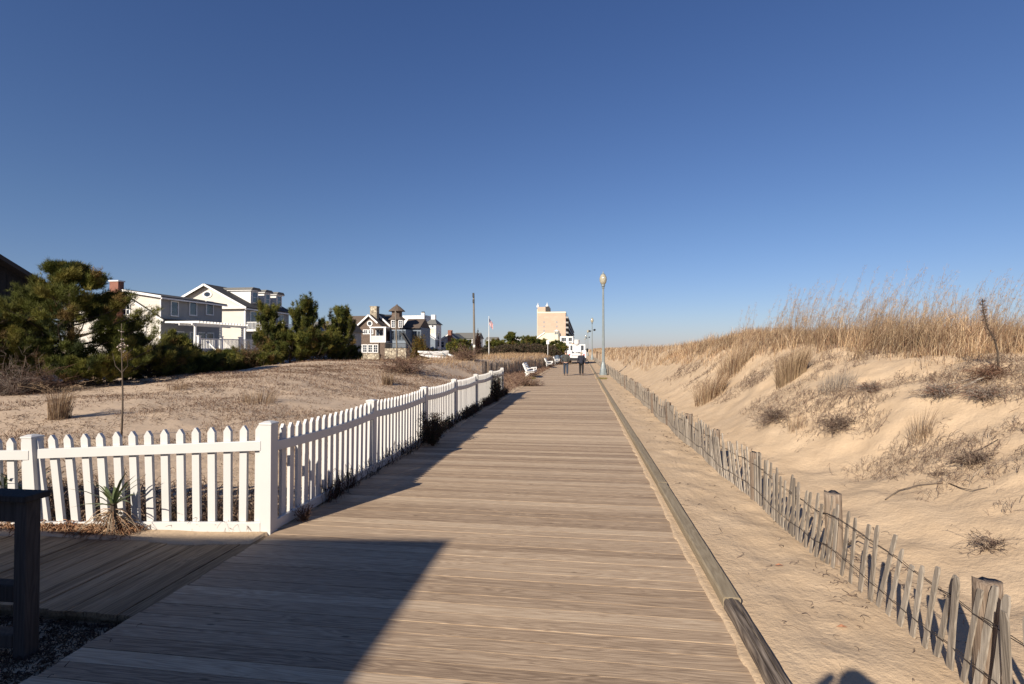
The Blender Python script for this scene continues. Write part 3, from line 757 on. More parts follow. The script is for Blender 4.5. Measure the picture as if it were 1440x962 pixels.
# ================================================================== utility truck
def make_truck(x, y):
    t = thing('utility_truck', 'white utility truck with a bucket on top parked across the far boardwalk', 'truck', (x, y, 0))
    b_ = MB(); b_.box(x - 1.2, x + 1.2, y, y + 7.6, .55, .75).build('chassis', 'black_metal', t)
    MB().box(x - 1.22, x - .62, y + .05, y + 4.2, .76, 1.75).build('side_box', 'truck_white', t, bevel=.03)
    MB().box(x + .62, x + 1.22, y + .05, y + 4.2, .76, 1.75).build('side_box', 'truck_white', t, bevel=.03)
    MB().box(x - .60, x + .60, y + .02, y + 4.2, .76, 1.35).build('tailgate', 'truck_white', t, bevel=.02)
    MB().box(x - .60, x + .60, y - .0, y + .018, 1.0, 1.06).build('trim_strip', 'black_metal', t)
    MB().box(x - .55, x + .55, y + .5, y + 1.5, 1.5, 2.45).build('tool_locker', 'truck_white', t, bevel=.04)
    MB().box(x - 1.25, x + 1.4, y - .22, y - .02, .42, .56).build('bumper', 'black_metal', t, bevel=.01)
    cb = MB(); cb.prism([(y + 4.5, .76), (y + 4.5, 2.55), (y + 6.0, 2.55), (y + 6.5, 1.75), (y + 7.6, 1.55), (y + 7.6, .76)], 'x', x - 1.12, x + 1.12).build('cab', 'truck_white', t, bevel=.06)
    c2 = MB().box(x - .9, x + .9, y + 4.47, y + 4.497, 1.75, 2.4).build('rear_window', 'glass', t)
    for sx in (-1, 1):
        MB().beam((x + sx * 1.12, y + 6.2, 1.7), (x + sx * 1.42, y + 6.1, 1.7), .04, .04).box(x + sx * 1.42 - .1, x + sx * 1.42 + .1, y + 6.0, y + 6.08, 1.5, 2.0).build('mirror', 'black_metal', t)
        for yy in (1.1, 6.2):
            w = MB(); w.v = []; w.lathe((0, 0, 0), [(.30, -.2), (.44, -.2), (.46, -.1), (.46, .1), (.44, .2), (.30, .2)], 20)
            w.v = [(x + sx * .95 + p[2] * .8, y + yy + p[0], .46 + p[1]) for p in w.v]; wo = w.build('wheel', 'rubber', t)
            w = MB(); w.lathe((0, 0, 0), [(.06, -.16), (.29, -.19), (.30, .19), (.06, .16)], 16)
            w.v = [(x + sx * .95 + p[2] * .8, y + yy + p[0], .46 + p[1]) for p in w.v]; w.build('rim', 'truck_white', wo)
        MB().box(x + sx * .92 - .1, x + sx * .92 + .1, y + .02, y + .045, 1.1, 1.25).build('tail_light', 'red_plastic', t)
    MB().lathe((x + .2, y + 3.3, 1.35), [(.38, 0), (.38, .9), (.25, 1.0)], 14).build('turntable', 'truck_grey', t)
    MB().beam((x + .2, y + 3.3, 2.3), (x + .05, y + 1.2, 2.66), .22, .26).build('boom', 'truck_grey', t)
    MB().lathe((x - .0, y + .7, 2.42), [(.33, 0), (.36, .3), (.37, .62), (.40, .66), (.34, .70)], 12).build('bucket', 'truck_white', t, smooth=True)
    MB().lathe((x - .6, y + 5.2, 2.55), [(.1, 0), (.1, .12), (.06, .16)], 10).build('beacon', 'amber', t)
tx, ty = at(811, 66); make_truck(tx, ty)

# ================================================================== people
def skin_obj(name, joints, edges, radii, mat, parent, root=0, sub=1, smooth=True):
    me = bpy.data.meshes.new(name); o0 = BASE[parent.name]
    me.from_pydata([Vector(j) - o0 for j in joints], edges, [])
    o = bpy.data.objects.new(name, me); COL.objects.link(o); o.parent = parent; BASE[o.name] = o0
    me.materials.append(MATS[mat])
    sk = o.modifiers.new('skin', 'SKIN'); sk.use_smooth_shade = True
    for i, v_ in enumerate(me.skin_vertices[0].data):
        r_ = radii[i]; v_.radius = r_ if hasattr(r_, '__len__') else (r_, r_); v_.use_root = (i == root)
    if sub: sb = o.modifiers.new('sub', 'SUBSURF'); sb.levels = sub; sb.render_levels = sub
    return o

def make_person(label, x, y, z, H, face, jacket, trouser, hair, stride=.16, arms='down', group=None, hood=False, long_coat=0):
    t = thing('person', label, 'person', (x, y, z), group)
    k = H / 1.75; ca, sa = math.cos(face), math.sin(face)       # face 0 = looking along +y
    def W(px, py, pz): return Vector((x + (px * ca - py * sa) * k, y + (px * sa + py * ca) * k, z + pz * k))
    if arms == 'down':
        la = [(-.185, 0, 1.43), (-.255, -.04, 1.15), (-.25, .06, .90)]; ra = [(.185, 0, 1.43), (.255, .03, 1.15), (.25, -.03, .90)]
    elif arms == 'pockets':
        la = [(-.185, 0, 1.43), (-.29, -.07, 1.17), (-.20, .06, .98)]; ra = [(.185, 0, 1.43), (.29, -.07, 1.17), (.20, .06, .98)]
    else:
        la = [(-.185, 0, 1.43), (-.27, .0, 1.22), (-.15, .05, 1.57)]; ra = [(.185, 0, 1.43), (.27, .0, 1.22), (.15, .05, 1.57)]
    s_ = stride
    ll = [(-.09, 0, .92), (-.10, s_ * .55, .50), (-.10, s_ * .8, .09), (-.10, s_ * .8 + .16, .035)]
    rl_ = [(.09, 0, .92), (.10, -s_ * .1, .50), (.10, -s_ * .8, .10), (.10, -s_ * .8 + .15, .035)]
    J = [(0, 0, .95), (0, 0, 1.15), (0, .0, 1.38), (0, -.01, 1.50), (0, .0, 1.56), (0, .012, 1.64), (0, .005, 1.72)] + la + ra + ll + rl_
    E = [(0, 1), (1, 2), (2, 3), (3, 4), (4, 5), (5, 6), (2, 7), (7, 8), (8, 9), (2, 10), (10, 11), (11, 12), (0, 13), (13, 14), (14, 15), (15, 16), (0, 17), (17, 18), (18, 19), (19, 20)]
    Rr = [(.13, .10), (.12, .09), (.13, .10), .055, (.065, .075), (.075, .092), (.05, .06), .055, .04, .027, .055, .04, .027, .085, .055, .038, .035, .085, .055, .038, .035]
    body = skin_obj('body', [W(*j) for j in J], E, [tuple(q * k for q in r_) if hasattr(r_, '__len__') else r_ * k for r_ in Rr], 'skin', t)
    # hands: palm and five curled fingers each
    for hnd, sgn in ((la[2], -1), (ra[2], 1)):
        w = Vector(hnd); dv = (w - Vector(la[1] if sgn < 0 else ra[1])).normalized()
        sd = Vector((0, 1, 0)); fr = dv.cross(sd).normalized()
        jj = [w, w + dv * .045, w + dv * .085]; ee = [(0, 1), (1, 2)]; rr_ = [.024, (.034), (.030)]
        for q, (off, ln) in enumerate(((-.03, .062), (-.011, .075), (.009, .07), (.028, .055))):
            b0 = len(jj); st = w + dv * .085 + sd * off
            jj += [st, st + dv * ln * .5 + fr * .008 * sgn, st + dv * ln * .9 + fr * .026 * sgn]; ee += [(2, b0), (b0, b0 + 1), (b0 + 1, b0 + 2)]; rr_ += [.011, .0095, .008]
        b0 = len(jj); jj += [w + dv * .04 + sd * .04, w + dv * .075 + sd * .058]; ee += [(1, b0), (b0, b0 + 1)]; rr_ += [.012, .0095]
        skin_obj('hand', [W(*j) for j in jj], ee, [r_ * k for r_ in rr_], 'skin', body, sub=1)
    # clothes
    Jj = [(0, 0, .93 - long_coat), (0, 0, 1.05), (0, 0, 1.22), (0, -.005, 1.40), (0, -.01, 1.49)] + la[:2] + [tuple(Vector(la[1]).lerp(Vector(la[2]), .93))] + ra[:2] + [tuple(Vector(ra[1]).lerp(Vector(ra[2]), .93))]
    skin_obj('jacket', [W(*j) for j in Jj], [(0, 1), (1, 2), (2, 3), (3, 4), (3, 5), (5, 6), (6, 7), (3, 8), (8, 9), (9, 10)],
             [tuple(q * k for q in r_) for r_ in ((.19, .14), (.185, .135), (.18, .13), (.175, .125), (.085, .085), (.085, .085), (.066, .066), (.048, .048), (.085, .085), (.066, .066), (.048, .048))], jacket, t, root=2)
    Jt = [(0, 0, 1.0), (-.09, 0, .90)] + ll[1:2] + [tuple(Vector(ll[2]) + Vector((0, 0, .0)))] + [(.09, 0, .90)] + rl_[1:2] + [rl_[2]]
    skin_obj('trousers', [W(*j) for j in Jt], [(0, 1), (1, 2), (2, 3), (0, 4), (4, 5), (5, 6)], [tuple(q * k for q in r_) for r_ in ((.15, .12), (.10, .105), (.075, .08), (.062, .07), (.10, .105), (.075, .08), (.062, .07))], trouser, t)
    for l_ in (ll, rl_):
        a_, b_ = Vector(l_[2]), Vector(l_[3])
        skin_obj('shoe', [W(*(a_ + Vector((0, -.05, -.035)))), W(*(a_ + Vector((0, .04, -.035)))), W(*(b_ + Vector((0, .03, .0))))], [(0, 1), (1, 2)], [(.045 * k, .045 * k), (.05 * k, .05 * k), (.042 * k, .035 * k)], 'shoe', t)
    hb = MB(); c = W(0, -.012, 1.665)
    hb.ell((0, 0, 0), (.088 * k, .104 * k, .112 * k), 14, 9); vs = []
    for v_ in hb.v:
        q = Vector(v_); 
        if q.y > .045 and q.z < .05: q.y = .045
        if q.z < -.05 and not hood: q.z = -.05
        vs.append((c.x + q.x * ca - q.y * sa, c.y + q.x * sa + q.y * ca, c.z + q.z))
    hb.v = vs; hb.build('hair', hair, t, smooth=True)
    f = MB(); nose = W(0, .115, 1.635); f.ell(nose, (.013 * k, .016 * k, .02 * k), 8, 5)
    for sx in (-1, 1): f.ell(W(sx * .088, .005, 1.64), (.012 * k, .02 * k, .03 * k), 8, 5)
    f.build('ear_and_nose', 'skin', body, smooth=True)
    e = MB()
    for sx in (-1, 1): e.ell(W(sx * .032, .095, 1.66), (.011 * k, .008 * k, .007 * k), 8, 5)
    e.ell(W(0, .10, 1.592), (.024 * k, .008 * k, .006 * k), 8, 4)
    e.build('eyes_and_mouth', 'black_cloth', body, smooth=True)
    return t
x, y = at(795.7, 36.7); make_person('person in a dark grey jacket and blue jeans walking away, left of the couple', x, y, 0, 1.77, .03, 'jacket_grey', 'jeans', 'hair_grey', .14, 'pockets', 'couple walking away')
x, y = at(817.5, 36.9); p2 = make_person('person in a navy coat and black trousers walking away, right of the couple', x, y, 0, 1.70, -.04, 'jacket_navy', 'black_cloth', 'hair_fair', .18, 'down', 'couple walking away', hood=True, long_coat=.12)
# the photographer, whose shadow falls on the sand at lower right
make_person('person standing on the boards behind the viewpoint with both hands raised', -.03, -.24, 0, 1.96, -.2, 'jacket_navy', 'jeans', 'hair_grey', .04, 'raised')
# ================================================================== houses
CY, SY_ = math.cos(YAW), math.sin(YAW)
def PS(px, py, Y):
    "x, z on a south-facing plane y = Y"
    Z = Y / (CY + (px - 720) / FX * SY_); return at(px, Z)[0], zat(py, Z)
def PE(px, py, X):
    "y, z on an east-facing plane x = X"
    Z = X / ((px - 720) / FX * CY - SY_); return at(px, Z)[1], zat(py, Z)

def win(parent, face, plane, u0, u1, z0, z1, pane='glass', nx_=1, nz_=1, fr=.10, frame='trim_white', name='window'):
    "frame with glazing bars, pane as its child; face S (looks to -y) or E (looks to +x)"
    mb = MB()
    def bx(a, b_, c, d, p0, p1):
        if face == 'S': mb.box(a, b_, plane - p1, plane - p0, c, d)
        else: mb.box(plane + p0, plane + p1, a, b_, c, d)
    bx(u0 - fr, u1 + fr, z1, z1 + fr, .002, .07); bx(u0 - fr, u1 + fr, z0 - fr, z0, .002, .09)
    bx(u0 - fr, u0, z0, z1, .002, .07); bx(u1, u1 + fr, z0, z1, .002, .07)
    for i in range(1, nx_): c = u0 + (u1 - u0) * i / nx_; bx(c - .025, c + .025, z0, z1, .002, .055)
    for i in range(1, nz_): c = z0 + (z1 - z0) * i / nz_; bx(u0, u1, c - .025, c + .025, .003, .05)
    w = mb.build(name, frame, parent)
    mb = MB(); bx(u0 + .001, u1 - .001, z0 + .001, z1 - .001, .004, .03); mb.build('pane', pane, w)
    return w

def slab(p, q, y0, y1, th, ov=0.0):
    "roof slab between two (x,z) points, extruded along y, th thick upward"
    d = Vector((q[0] - p[0], q[1] - p[1])).normalized(); n = Vector((-d.y, d.x))
    if n.y < 0: n = -n
    return MB().prism([p, q, (q[0] + n.x * th, q[1] + n.y * th), (p[0] + n.x * th, p[1] + n.y * th)], 'y', y0, y1)

def ring_window(parent, cx, y, cz, r, name='round_window', oval=1.0):
    mb = MB(); n = 20; vs = []
    for rr_, yy in ((r * .68, y - .08), (r, y - .08), (r, y - .002), (r * .68, y - .002)):
        for k in range(n): vs.append((cx + rr_ * oval * math.cos(2 * PI * k / n), yy, cz + rr_ * math.sin(2 * PI * k / n)))
    fs = [(i * n + k, i * n + (k + 1) % n, ((i + 1) % 4) * n + (k + 1) % n, ((i + 1) % 4) * n + k) for i in range(4) for k in range(n)]
    w = mb.add(vs, fs).build(name, 'trim_white', parent)
    mb = MB(); mb.prism([(cx + r * .67 * oval * math.cos(2 * PI * k / n), cz + r * .67 * math.sin(2 * PI * k / n)) for k in range(n)], 'y', y - .04, y - .004).build('pane', 'glass', w)
    return w

def railing_y(parent, X, y0, y1, z0, z1, n, mat='white_paint', posts=0):
    mb = MB(); mb.box(X - .04, X + .04, y0, y1, z1 - .08, z1).box(X - .03, X + .03, y0, y1, z0, z0 + .07)
    for i in range(n): c = y0 + (y1 - y0) * (i + .5) / n; mb.box(X - .02, X + .02, c - .03, c + .03, z0 + .07, z1 - .08)
    return mb.build('railing', mat, parent)

# ---- A: grey gabled house with the pergola
XA, YA, YA2 = -36.7, 40.5, 48.3
A = thing('beach_house', 'grey clapboard house with red brick chimney and white pergola behind the pines', 'house', (XA, YA, 0))
rid = (-40.9, 7.2); xl_ = -46.2
MB().prism([(xl_, -.3), (XA, -.3), (XA, 6.42), (rid[0], 7.08), (xl_, 4.9)], 'y', YA, YA2).build('wall', 'siding_light', A)
MB().box(XA, XA + .03, YA + .01, YA2 - .01, -.3, 6.4).build('wall', 'siding_grey_and_shade', A)  # darker skin on the east wall: its shade is put into the colour
slab((rid[0] - .05, rid[1]), (XA + .35, 6.42), YA - .3, YA2 + .3, .12).build('roof', 'roof_dark', A)
slab((xl_ - .4, 4.78), (rid[0] - .05, rid[1]), YA - .3, YA2 + .3, .12).build('roof', 'roof_dark', A)
MB().beam((rid[0], YA - .32, 7.2), (XA + .35, YA - .32, 6.48), .05, .2).build('trim', 'trim_white', A)
MB().beam((rid[0], YA - .32, 7.2), (xl_ - .4, YA - .32, 4.82), .05, .2).build('trim', 'trim_white', A)
MB().beam((rid[0] + .1, YA - .06, 6.98), (XA + .35, YA - .06, 4.40), .10, .17).build('trim', 'trim_white', A)
MB().beam((rid[0] + .2, YA - .075, 7.08), (XA + .38, YA - .075, 4.54), .14, .08).build('lower_roof_edge', 'roof_dark', A)
MB().box(XA + .031, XA + .37, YA - .1, YA + 2.4, 4.45, 4.58).build('lower_eave', 'roof_dark', A)
MB().box(XA + .3, XA + .42, YA - .3, YA2 + .3, 6.30, 6.44).build('gutter', 'trim_white', A)
MB().box(XA + .04, XA + .12, YA - .09, YA - .0, -.2, 6.3).build('downpipe', 'trim_white', A)
ch = MB().box(-41.15, -40.3, YA - .6, YA - .02, -.3, 7.85).build('chimney', 'brick', A)
MB().box(-41.22, -40.23, YA - .67, YA + .05, 7.852, 7.96).build('chimney_cap', 'trim_white', ch)
win(A, 'S', YA, *[PS(p, 440, YA)[0] for p in (173, 182)], *[PS(170, q, YA)[1] for q in (442, 429)], pane='glass', nx_=2, nz_=2)
win(A, 'S', YA, *[PS(p, 440, YA)[0] for p in (191, 204)], *[PS(195, q, YA)[1] for q in (476, 459)], pane='blind', nz_=2)
for c in (244.5, 270.5, 294):
    y0, z1 = PE(c - 4.4, 424.5, XA + .03); y1, z0 = PE(c + 4.4, 442, XA + .03)
    win(A, 'E', XA + .03, y0, y1, z1 - 1.2, z1)
for c, w_ in ((251, 6), (271, 4), (284, 5), (294, 5)):
    y0, z1 = PE(c - w_, 462, XA + .03); y1, z0 = PE(c + w_, 480, XA + .03)
    win(A, 'E', XA + .03, y0, y1, 2.0, 3.45, nx_=1)
# pergola
pg = MB()
x0, x1 = XA + .4, -33.4; y0, y1 = 40.6, 47.2
pg.box(x1 - .12, x1, y0 - .3, y1 + .3, 4.0, 4.2); pg.box(x1 - 1.6, x1 - 1.5, y0, y1, 4.0, 4.2)
for i in range(17): yy = y0 + (y1 - y0) * i / 16; pg.box(x0, x1 + .45, yy - .05, yy + .05, 4.203, 4.36)
pgo = pg.build('pergola', 'white_paint', A)
for yy in (40.7, 43.9, 47.0):
    MB().lathe((x1 - .06, yy, 1.9), [(.16, 0), (.16, .1), (.13, .12), (.11, 2.0), (.15, 2.05), (.15, 2.1)], 12).build('column', 'white_paint', pgo)
MB().box(XA + .04, -32.6, 40.0, 51.5, -.3, 1.88).build('deck', 'siding_grey_and_shade', A)
railing_y(A, -32.7, 40.1, 51.4, 1.9, 2.85, 60)
for yy in (40.2, 43.0, 45.6, 48.4, 51.3): MB().box(-32.79, -32.61, yy - .12, yy + .12, 1.885, 3.0).box(-32.83, -32.57, yy - .16, yy + .16, 3.002, 3.08).build('railing_post', 'white_paint', A)
st = MB()
for i in range(7): st.box(-32.58 + .28 * i, -32.3 + .28 * i, 41.0, 42.4, 0, 1.7 - .24 * i)
st.beam((-32.5, 40.9, 2.6), (-30.6, 40.9, .9), .08, .12); st.build('steps', 'white_paint', A)

# ---- B: large house with three dormers
XB, YB, YB2 = -40.3, 57.1, 66.4
B = thing('beach_house', 'large pale grey house with oval gable window and three white dormers', 'house', (XB, YB, 0))
ap = (-45.4, 9.75); ez = 7.1; xbl = -50.5
MB().prism([(xbl, -.3), (XB, -.3), (XB, ez), ap, (xbl, ez)], 'y', YB, YB2).build('wall', 'siding_light', B)
MB().box(XB, XB + .03, YB + .01, YB2 - .01, -.3, ez - .1).build('wall', 'siding_grey_and_shade', B)  # east side shade painted as a darker layer of siding
def rz(x): return ap[1] + (x - ap[0]) * (ez - ap[1]) / (XB - ap[0])
slab(ap, (XB + .5, rz(XB + .5)), YB - .55, YB2 + .4, .13).build('roof', 'roof_dark', B)
slab((xbl - .5, rz(XB + .5)), ap, YB - .55, YB2 + .4, .13).build('roof', 'roof_dark', B)
for sx, ex in ((1, XB + .5), (-1, xbl - .5)): MB().beam((ap[0], YB - .58, ap[1]), (ex, YB - .58, rz(XB + .5)), .06, .24).build('trim', 'trim_white', B)
MB().box(xbl - .3, XB + .3, YB - .5, YB - .01, ez - .32, ez - .08).build('gable_return', 'trim_white', B)
MB().box(XB + .35, XB + .5, YB - .5, YB2 + .4, rz(XB + .5) - .18, rz(XB + .5) - .02).build('gutter', 'trim_white', B)
MB().box(XB - .12, XB + .045, YB - .035, YB + .12, -.3, ez - .33).build('corner_board', 'trim_white', B)
cx, cz = PS(291.3, 414, YB); ring_window(B, cx, YB, cz, .42, 'oval_window', 1.5)
for ya, yb in ((59.2, 60.7), (61.95, 63.3), (64.6, 65.95)):
    xf = XB - .75; zt = 9.35
    d = MB().box(XB - 3.9, xf, ya, yb, rz(xf) - .6, zt).build('dormer', 'siding_white', B)
    MB().prism([(ya - .28, zt + .003), (yb + .28, zt + .003), (yb - .1, zt + .32), (ya + .1, zt + .32)], 'x', XB - 4.6, xf + .3).build('dormer_roof', 'roof_grey', d)
    MB().box(XB - 3.9, xf + .22, ya - .2, yb + .2, zt - .12, zt).build('dormer_trim', 'trim_white', d)
    win(d, 'E', xf, ya + .32, yb - .32, rz(xf) + .35, zt - .28, nz_=2)
for pa, pb in ((352, 361), (377, 386), (391, 398)):
    ya = PE(pa, 450, XB + .03)[0]; yb = PE(pb, 450, XB + .03)[0]; win(B, 'E', XB + .03, ya, yb, 4.6, 6.5, nx_=2)
MB().box(XB + .035, XB + 2.2, YB + .1, YB2, 4.05, 4.3).build('balcony', 'trim_white', B)
railing_y(B, XB + 2.1, YB + .2, YB2, 4.303, 5.2, 46)
rs = MB(); rs.box(XB + .04, XB + 2.06, YB + .12, YB + .2, 5.12, 5.2)
for i in range(11): rs.box(XB + .15 + i * .18, XB + .2 + i * .18, YB + .13, YB + .19, 4.303, 5.12)
rs.build('railing', 'white_paint', B)
for yy in (YB + .2, YB + 4.6, YB2 - .1): MB().box(XB + 2.0, XB + 2.2, yy - .1, yy + .1, 4.302, 5.35).build('railing_post', 'white_paint', B); MB().box(XB + 2.0, XB + 2.18, yy - .09, yy + .09, 1.7, 4.048).build('porch_post', 'white_paint', B)
for ya, yb in ((58.2, 60.2), (61.2, 63.2), (64, 65.8)): win(B, 'E', XB + .03, ya, yb, 1.9, 3.7, nx_=2)
MB().box(XB + .035, XB + 4.8, YB - .0, YB2, -.3, 1.65).build('deck', 'siding_blue_and_shade', B)
railing_y(B, XB + 4.7, YB + .1, YB2, 1.66, 2.6, 50)

# ---- C: brown shingle house with lookout turret
YC = 90.0
C_ = thing('shingle_house', 'brown shingle house with stone base, white trimmed gable and round turret', 'house', (PS(519, 500, YC)[0], YC, 0))
def XZ(px, py, Y=YC): return PS(px, py, Y)
gl, gr, gp = XZ(497, 465), XZ(543, 466), XZ(519.5, 443.5)
MB().prism([(gl[0], -.6), (gr[0], -.6), (gr[0], gr[1]), gp, (gl[0], gl[1])], 'y', YC, YC + 10).build('wall', 'shingle', C_)
slab((gl[0] - .3, gl[1] - .15), gp, YC - .4, YC + 10, .15).build('roof', 'roof_brown', C_); slab(gp, (gr[0] + .3, gr[1] - .2), YC - .4, YC + 10, .15).build('roof', 'roof_brown', C_)
a_ = XZ(494.5, 466.5); MB().beam((a_[0], YC - .45, a_[1]), (gp[0], YC - .45, gp[1] + .05), .10, .28).build('trim', 'trim_white', C_)
a_ = XZ(532, 454.5); MB().beam((gp[0], YC - .45, gp[1] + .05), (a_[0], YC - .45, a_[1]), .10, .28).build('trim', 'trim_white', C_)
c0, c1 = XZ(496, 471.8), XZ(500.5, 468); MB().box(c0[0], c1[0], YC - .4, YC - .05, c0[1], c0[1] + .2).build('gable_return', 'trim_white', C_)
c = XZ(520, 455); ring_window(C_, c[0], YC, c[1], .54)
for p0, p1 in ((511.5, 516.5), (519, 524)):
    a_, b_ = XZ(p0, 469), XZ(p1, 464.5); win(C_, 'S', YC, a_[0], b_[0], a_[1], b_[1], nx_=2, nz_=2, fr=.14)
zf = XZ(527.5, 480)[1]
for i in range(4):
    p0 = 511 + i * 7.4; a_, b_ = XZ(p0, 495), XZ(p0 + 5, 485.5); win(C_, 'S', YC - 2.4, a_[0], b_[0], a_[1], b_[1], nx_=2, nz_=3, fr=.13)
a_, b_ = XZ(506, 515), XZ(540, 483); MB().box(a_[0], b_[0], YC - 2.4, YC - .003, a_[1], zf - .26).build('bay_wall', 'shingle', C_)
a_, b_ = XZ(503, 520), XZ(541, 497); MB().box(a_[0], b_[0], YC - 2.65, YC - 2.41, a_[1], b_[1]).build('stone_base', 'stone', C_)
# porch
a_, b_ = XZ(527.5, 480), XZ(549, 478.5); px0, px1 = a_[0], b_[0]; zt = XZ(530, 462)[1]
po = MB().box(px0, px1, YC - 2.3, YC - .01, zf - .25, zf).build('porch', 'trim_white', C_)
MB().box(px0 - .1, px1 + .1, YC - 2.4, YC - .01, zt, zt + .22).build('porch_roof', 'trim_white', po)
for xx in (px0 + .1, XZ(541, 470, YC - 2)[0], px1 - .1): MB().box(xx - .1, xx + .1, YC - 2.3, YC - 2.1, zf, zt).build('column', 'trim_white', po)
rr_ = MB(); rr_.box(px0, px1, YC - 2.26, YC - 2.18, zf + .85, zf + .95)
n_ = 26
for i in range(n_): xx = px0 + (px1 - px0) * (i + .5) / n_; rr_.box(xx - .04, xx + .04, YC - 2.25, YC - 2.19, zf, zf + .85)
rr_.build('railing', 'white_paint', po)
a_, b_ = XZ(529, 478), XZ(538, 464); win(C_, 'S', YC, a_[0], b_[0], a_[1], b_[1], nx_=2)  # dark pane added to stand for the shade in the porch recess
MB().box(XZ(540.2, 480)[0], px1 - .1, YC - 2.2, YC - .1, -.6, zf - .26).build('porch_base', 'shingle', C_)
# left wing
a_, b_ = XZ(470, 466, YC + 2), XZ(499, 466, YC + 2); rt = XZ(480, 444.5, YC + 6)
MB().box(a_[0], b_[0], YC + 2, YC + 10, -.6, a_[1]).build('wing_wall', 'shingle', C_)
MB().prism([(YC + 1.6, a_[1] - .1), (YC + 6, rt[1]), (YC + 10.4, a_[1] - .1)], 'x', a_[0] - .4, gp[0]).build('wing_roof', 'roof_brown', C_)
# right gable
a_, b_, c = XZ(527, 441.5, YC + 3), XZ(552, 461, YC + 3), XZ(531, 441.5, YC + 3)
MB().prism([(a_[0], -.6), (b_[0], -.6), b_, c, (a_[0], a_[1] - .2)], 'y', YC + 3, YC + 11).build('east_wall', 'shingle', C_)
slab(c, b_, YC + 2.6, YC + 11, .15).build('east_roof', 'roof_brown', C_)
d0, d1 = XZ(527.5, 440.5, YC + 2.5), XZ(551.5, 461.5, YC + 2.5); MB().beam((c[0], YC + 2.55, c[1]), (d1[0], YC + 2.55, d1[1]), .10, .3).build('trim', 'trim_white', C_)
a_, b_ = XZ(522.5, 455, YC + 2), XZ(532, 432, YC + 2); chc = MB().box(a_[0], b_[0], YC + 1.2, YC + 2.4, a_[1] - 2, b_[1]).build('chimney', 'stone', C_)
MB().box(a_[0] - .08, b_[0] + .08, YC + 1.12, YC + 2.48, b_[1] + .002, b_[1] + .15).build('chimney_cap', 'stone', chc)
a_, b_ = XZ(534, 442, YC + 5), XZ(553, 450, YC + 5); MB().prism([(YC + 4, b_[1]), (YC + 6, a_[1]), (YC + 8, b_[1])], 'x', a_[0] - .5, b_[0] + .8).build('ridge_roof', 'roof_dark', C_)
# turret
TC = XZ(558, 449, YC + 1); tz = lambda py: XZ(558, py, YC + 1)[1]; tcx, tcy = TC[0], YC + 1.0
tw = MB().lathe((tcx, tcy, 0), [(1.32, -.6), (1.32, tz(449))], 8).build('turret', 'shingle', C_)
MB().lathe((tcx, tcy, 0), [(1.68, tz(450)), (1.62, tz(449)), (1.02, tz(445.5))], 8).build('turret_skirt_roof', 'roof_brown', tw)
MB().lathe((tcx, tcy, 0), [(1.0, tz(446.5)), (1.0, tz(437))], 8).build('lookout', 'shingle', tw)
MB().lathe((tcx, tcy, 0), [(1.56, tz(438)), (1.52, tz(437.2)), (.75, tz(432.2)), (.2, tz(429.3)), (.03, tz(427.5))], 12).build('turret_roof', 'roof_brown', tw)
for px in (553, 563):
    a_, b_ = XZ(px - 2.2, 460, YC - .4), XZ(px + 2.2, 451, YC - .4); win(tw, 'S', YC - .34, a_[0], b_[0], a_[1], b_[1], nx_=2, nz_=3)
# sun room, deck, stone wall, stairs
a_, b_ = XZ(549, 489, YC - .6), XZ(571, 463.5, YC - .6); MB().box(a_[0], b_[0], YC - .8, YC + 4, a_[1], b_[1]).build('sun_room', 'siding_blue_and_shade', C_)
for i in range(4): p0 = 550.5 + i * 5; a_, b_ = XZ(p0, 478, YC - .8), XZ(p0 + 4.2, 465.5, YC - .8); win(C_, 'S', YC - .8, a_[0], b_[0], a_[1], b_[1], frame='siding_blue_and_shade', fr=.06)
a_, b_ = XZ(541, 517, YC - 3), XZ(571, 490, YC - 3); MB().box(a_[0], b_[0], YC - 3, YC - .81, a_[1], b_[1]).build('stone_wall', 'stone', C_)
dk = MB(); z_ = b_[1]
dk.box(a_[0], b_[0], YC - 2.96, YC - 2.9, z_ + .85, z_ + .93)
for i in range(22): xx = a_[0] + (b_[0] - a_[0]) * i / 21; dk.box(xx - .03, xx + .03, YC - 2.95, YC - 2.91, z_, z_ + .85)
dk.build('deck_railing', 'black_metal', C_)
s0, s1 = XZ(566, 468, YC - 1.5), XZ(586, 500, YC - 1.5)
sm = MB().beam((s0[0], YC - 1.5, s0[1]), (s1[0], YC - 1.5, s1[1]), .12, .3).beam((s0[0], YC - 2.4, s0[1]), (s1[0], YC - 2.4, s1[1]), .12, .3).beam((s0[0], YC - 2.4, s0[1] + 1), (s1[0], YC - 2.4, s1[1] + 1), .08, .1)
for i in range(14): t_ = (i + .5) / 14; sm.box(s0[0] + (s1[0] - s0[0]) * t_ - .16, s0[0] + (s1[0] - s0[0]) * t_ + .16, YC - 2.34, YC - 1.56, s0[1] + (s1[1] - s0[1]) * t_, s0[1] + (s1[1] - s0[1]) * t_ + .05)
sm.build('stairs', 'black_metal', C_)
# right wing
a_, b_ = XZ(569, 500, YC + 3), XZ(592, 460.5, YC + 3); rt = XZ(580, 448.5, YC + 6)
MB().box(a_[0], b_[0], YC + 3, YC + 9, -.6, b_[1]).build('wing_wall', 'siding_blue_and_shade', C_)  # bluish shade of the wing put into the wall colour
MB().prism([(YC + 2.4, b_[1] - .15), (YC + 6, rt[1]), (YC + 9.6, b_[1] - .15)], 'x', a_[0] - .3, b_[0] - .1).build('wing_roof', 'roof_brown', C_)
for i in range(4): p0 = 574.5 + i * 4.4; c, d = XZ(p0, 482, YC + 3), XZ(p0 + 3, 466, YC + 3); win(C_, 'S', YC + 3, c[0], d[0], c[1], d[1], frame='siding_blue_and_shade', fr=.05)

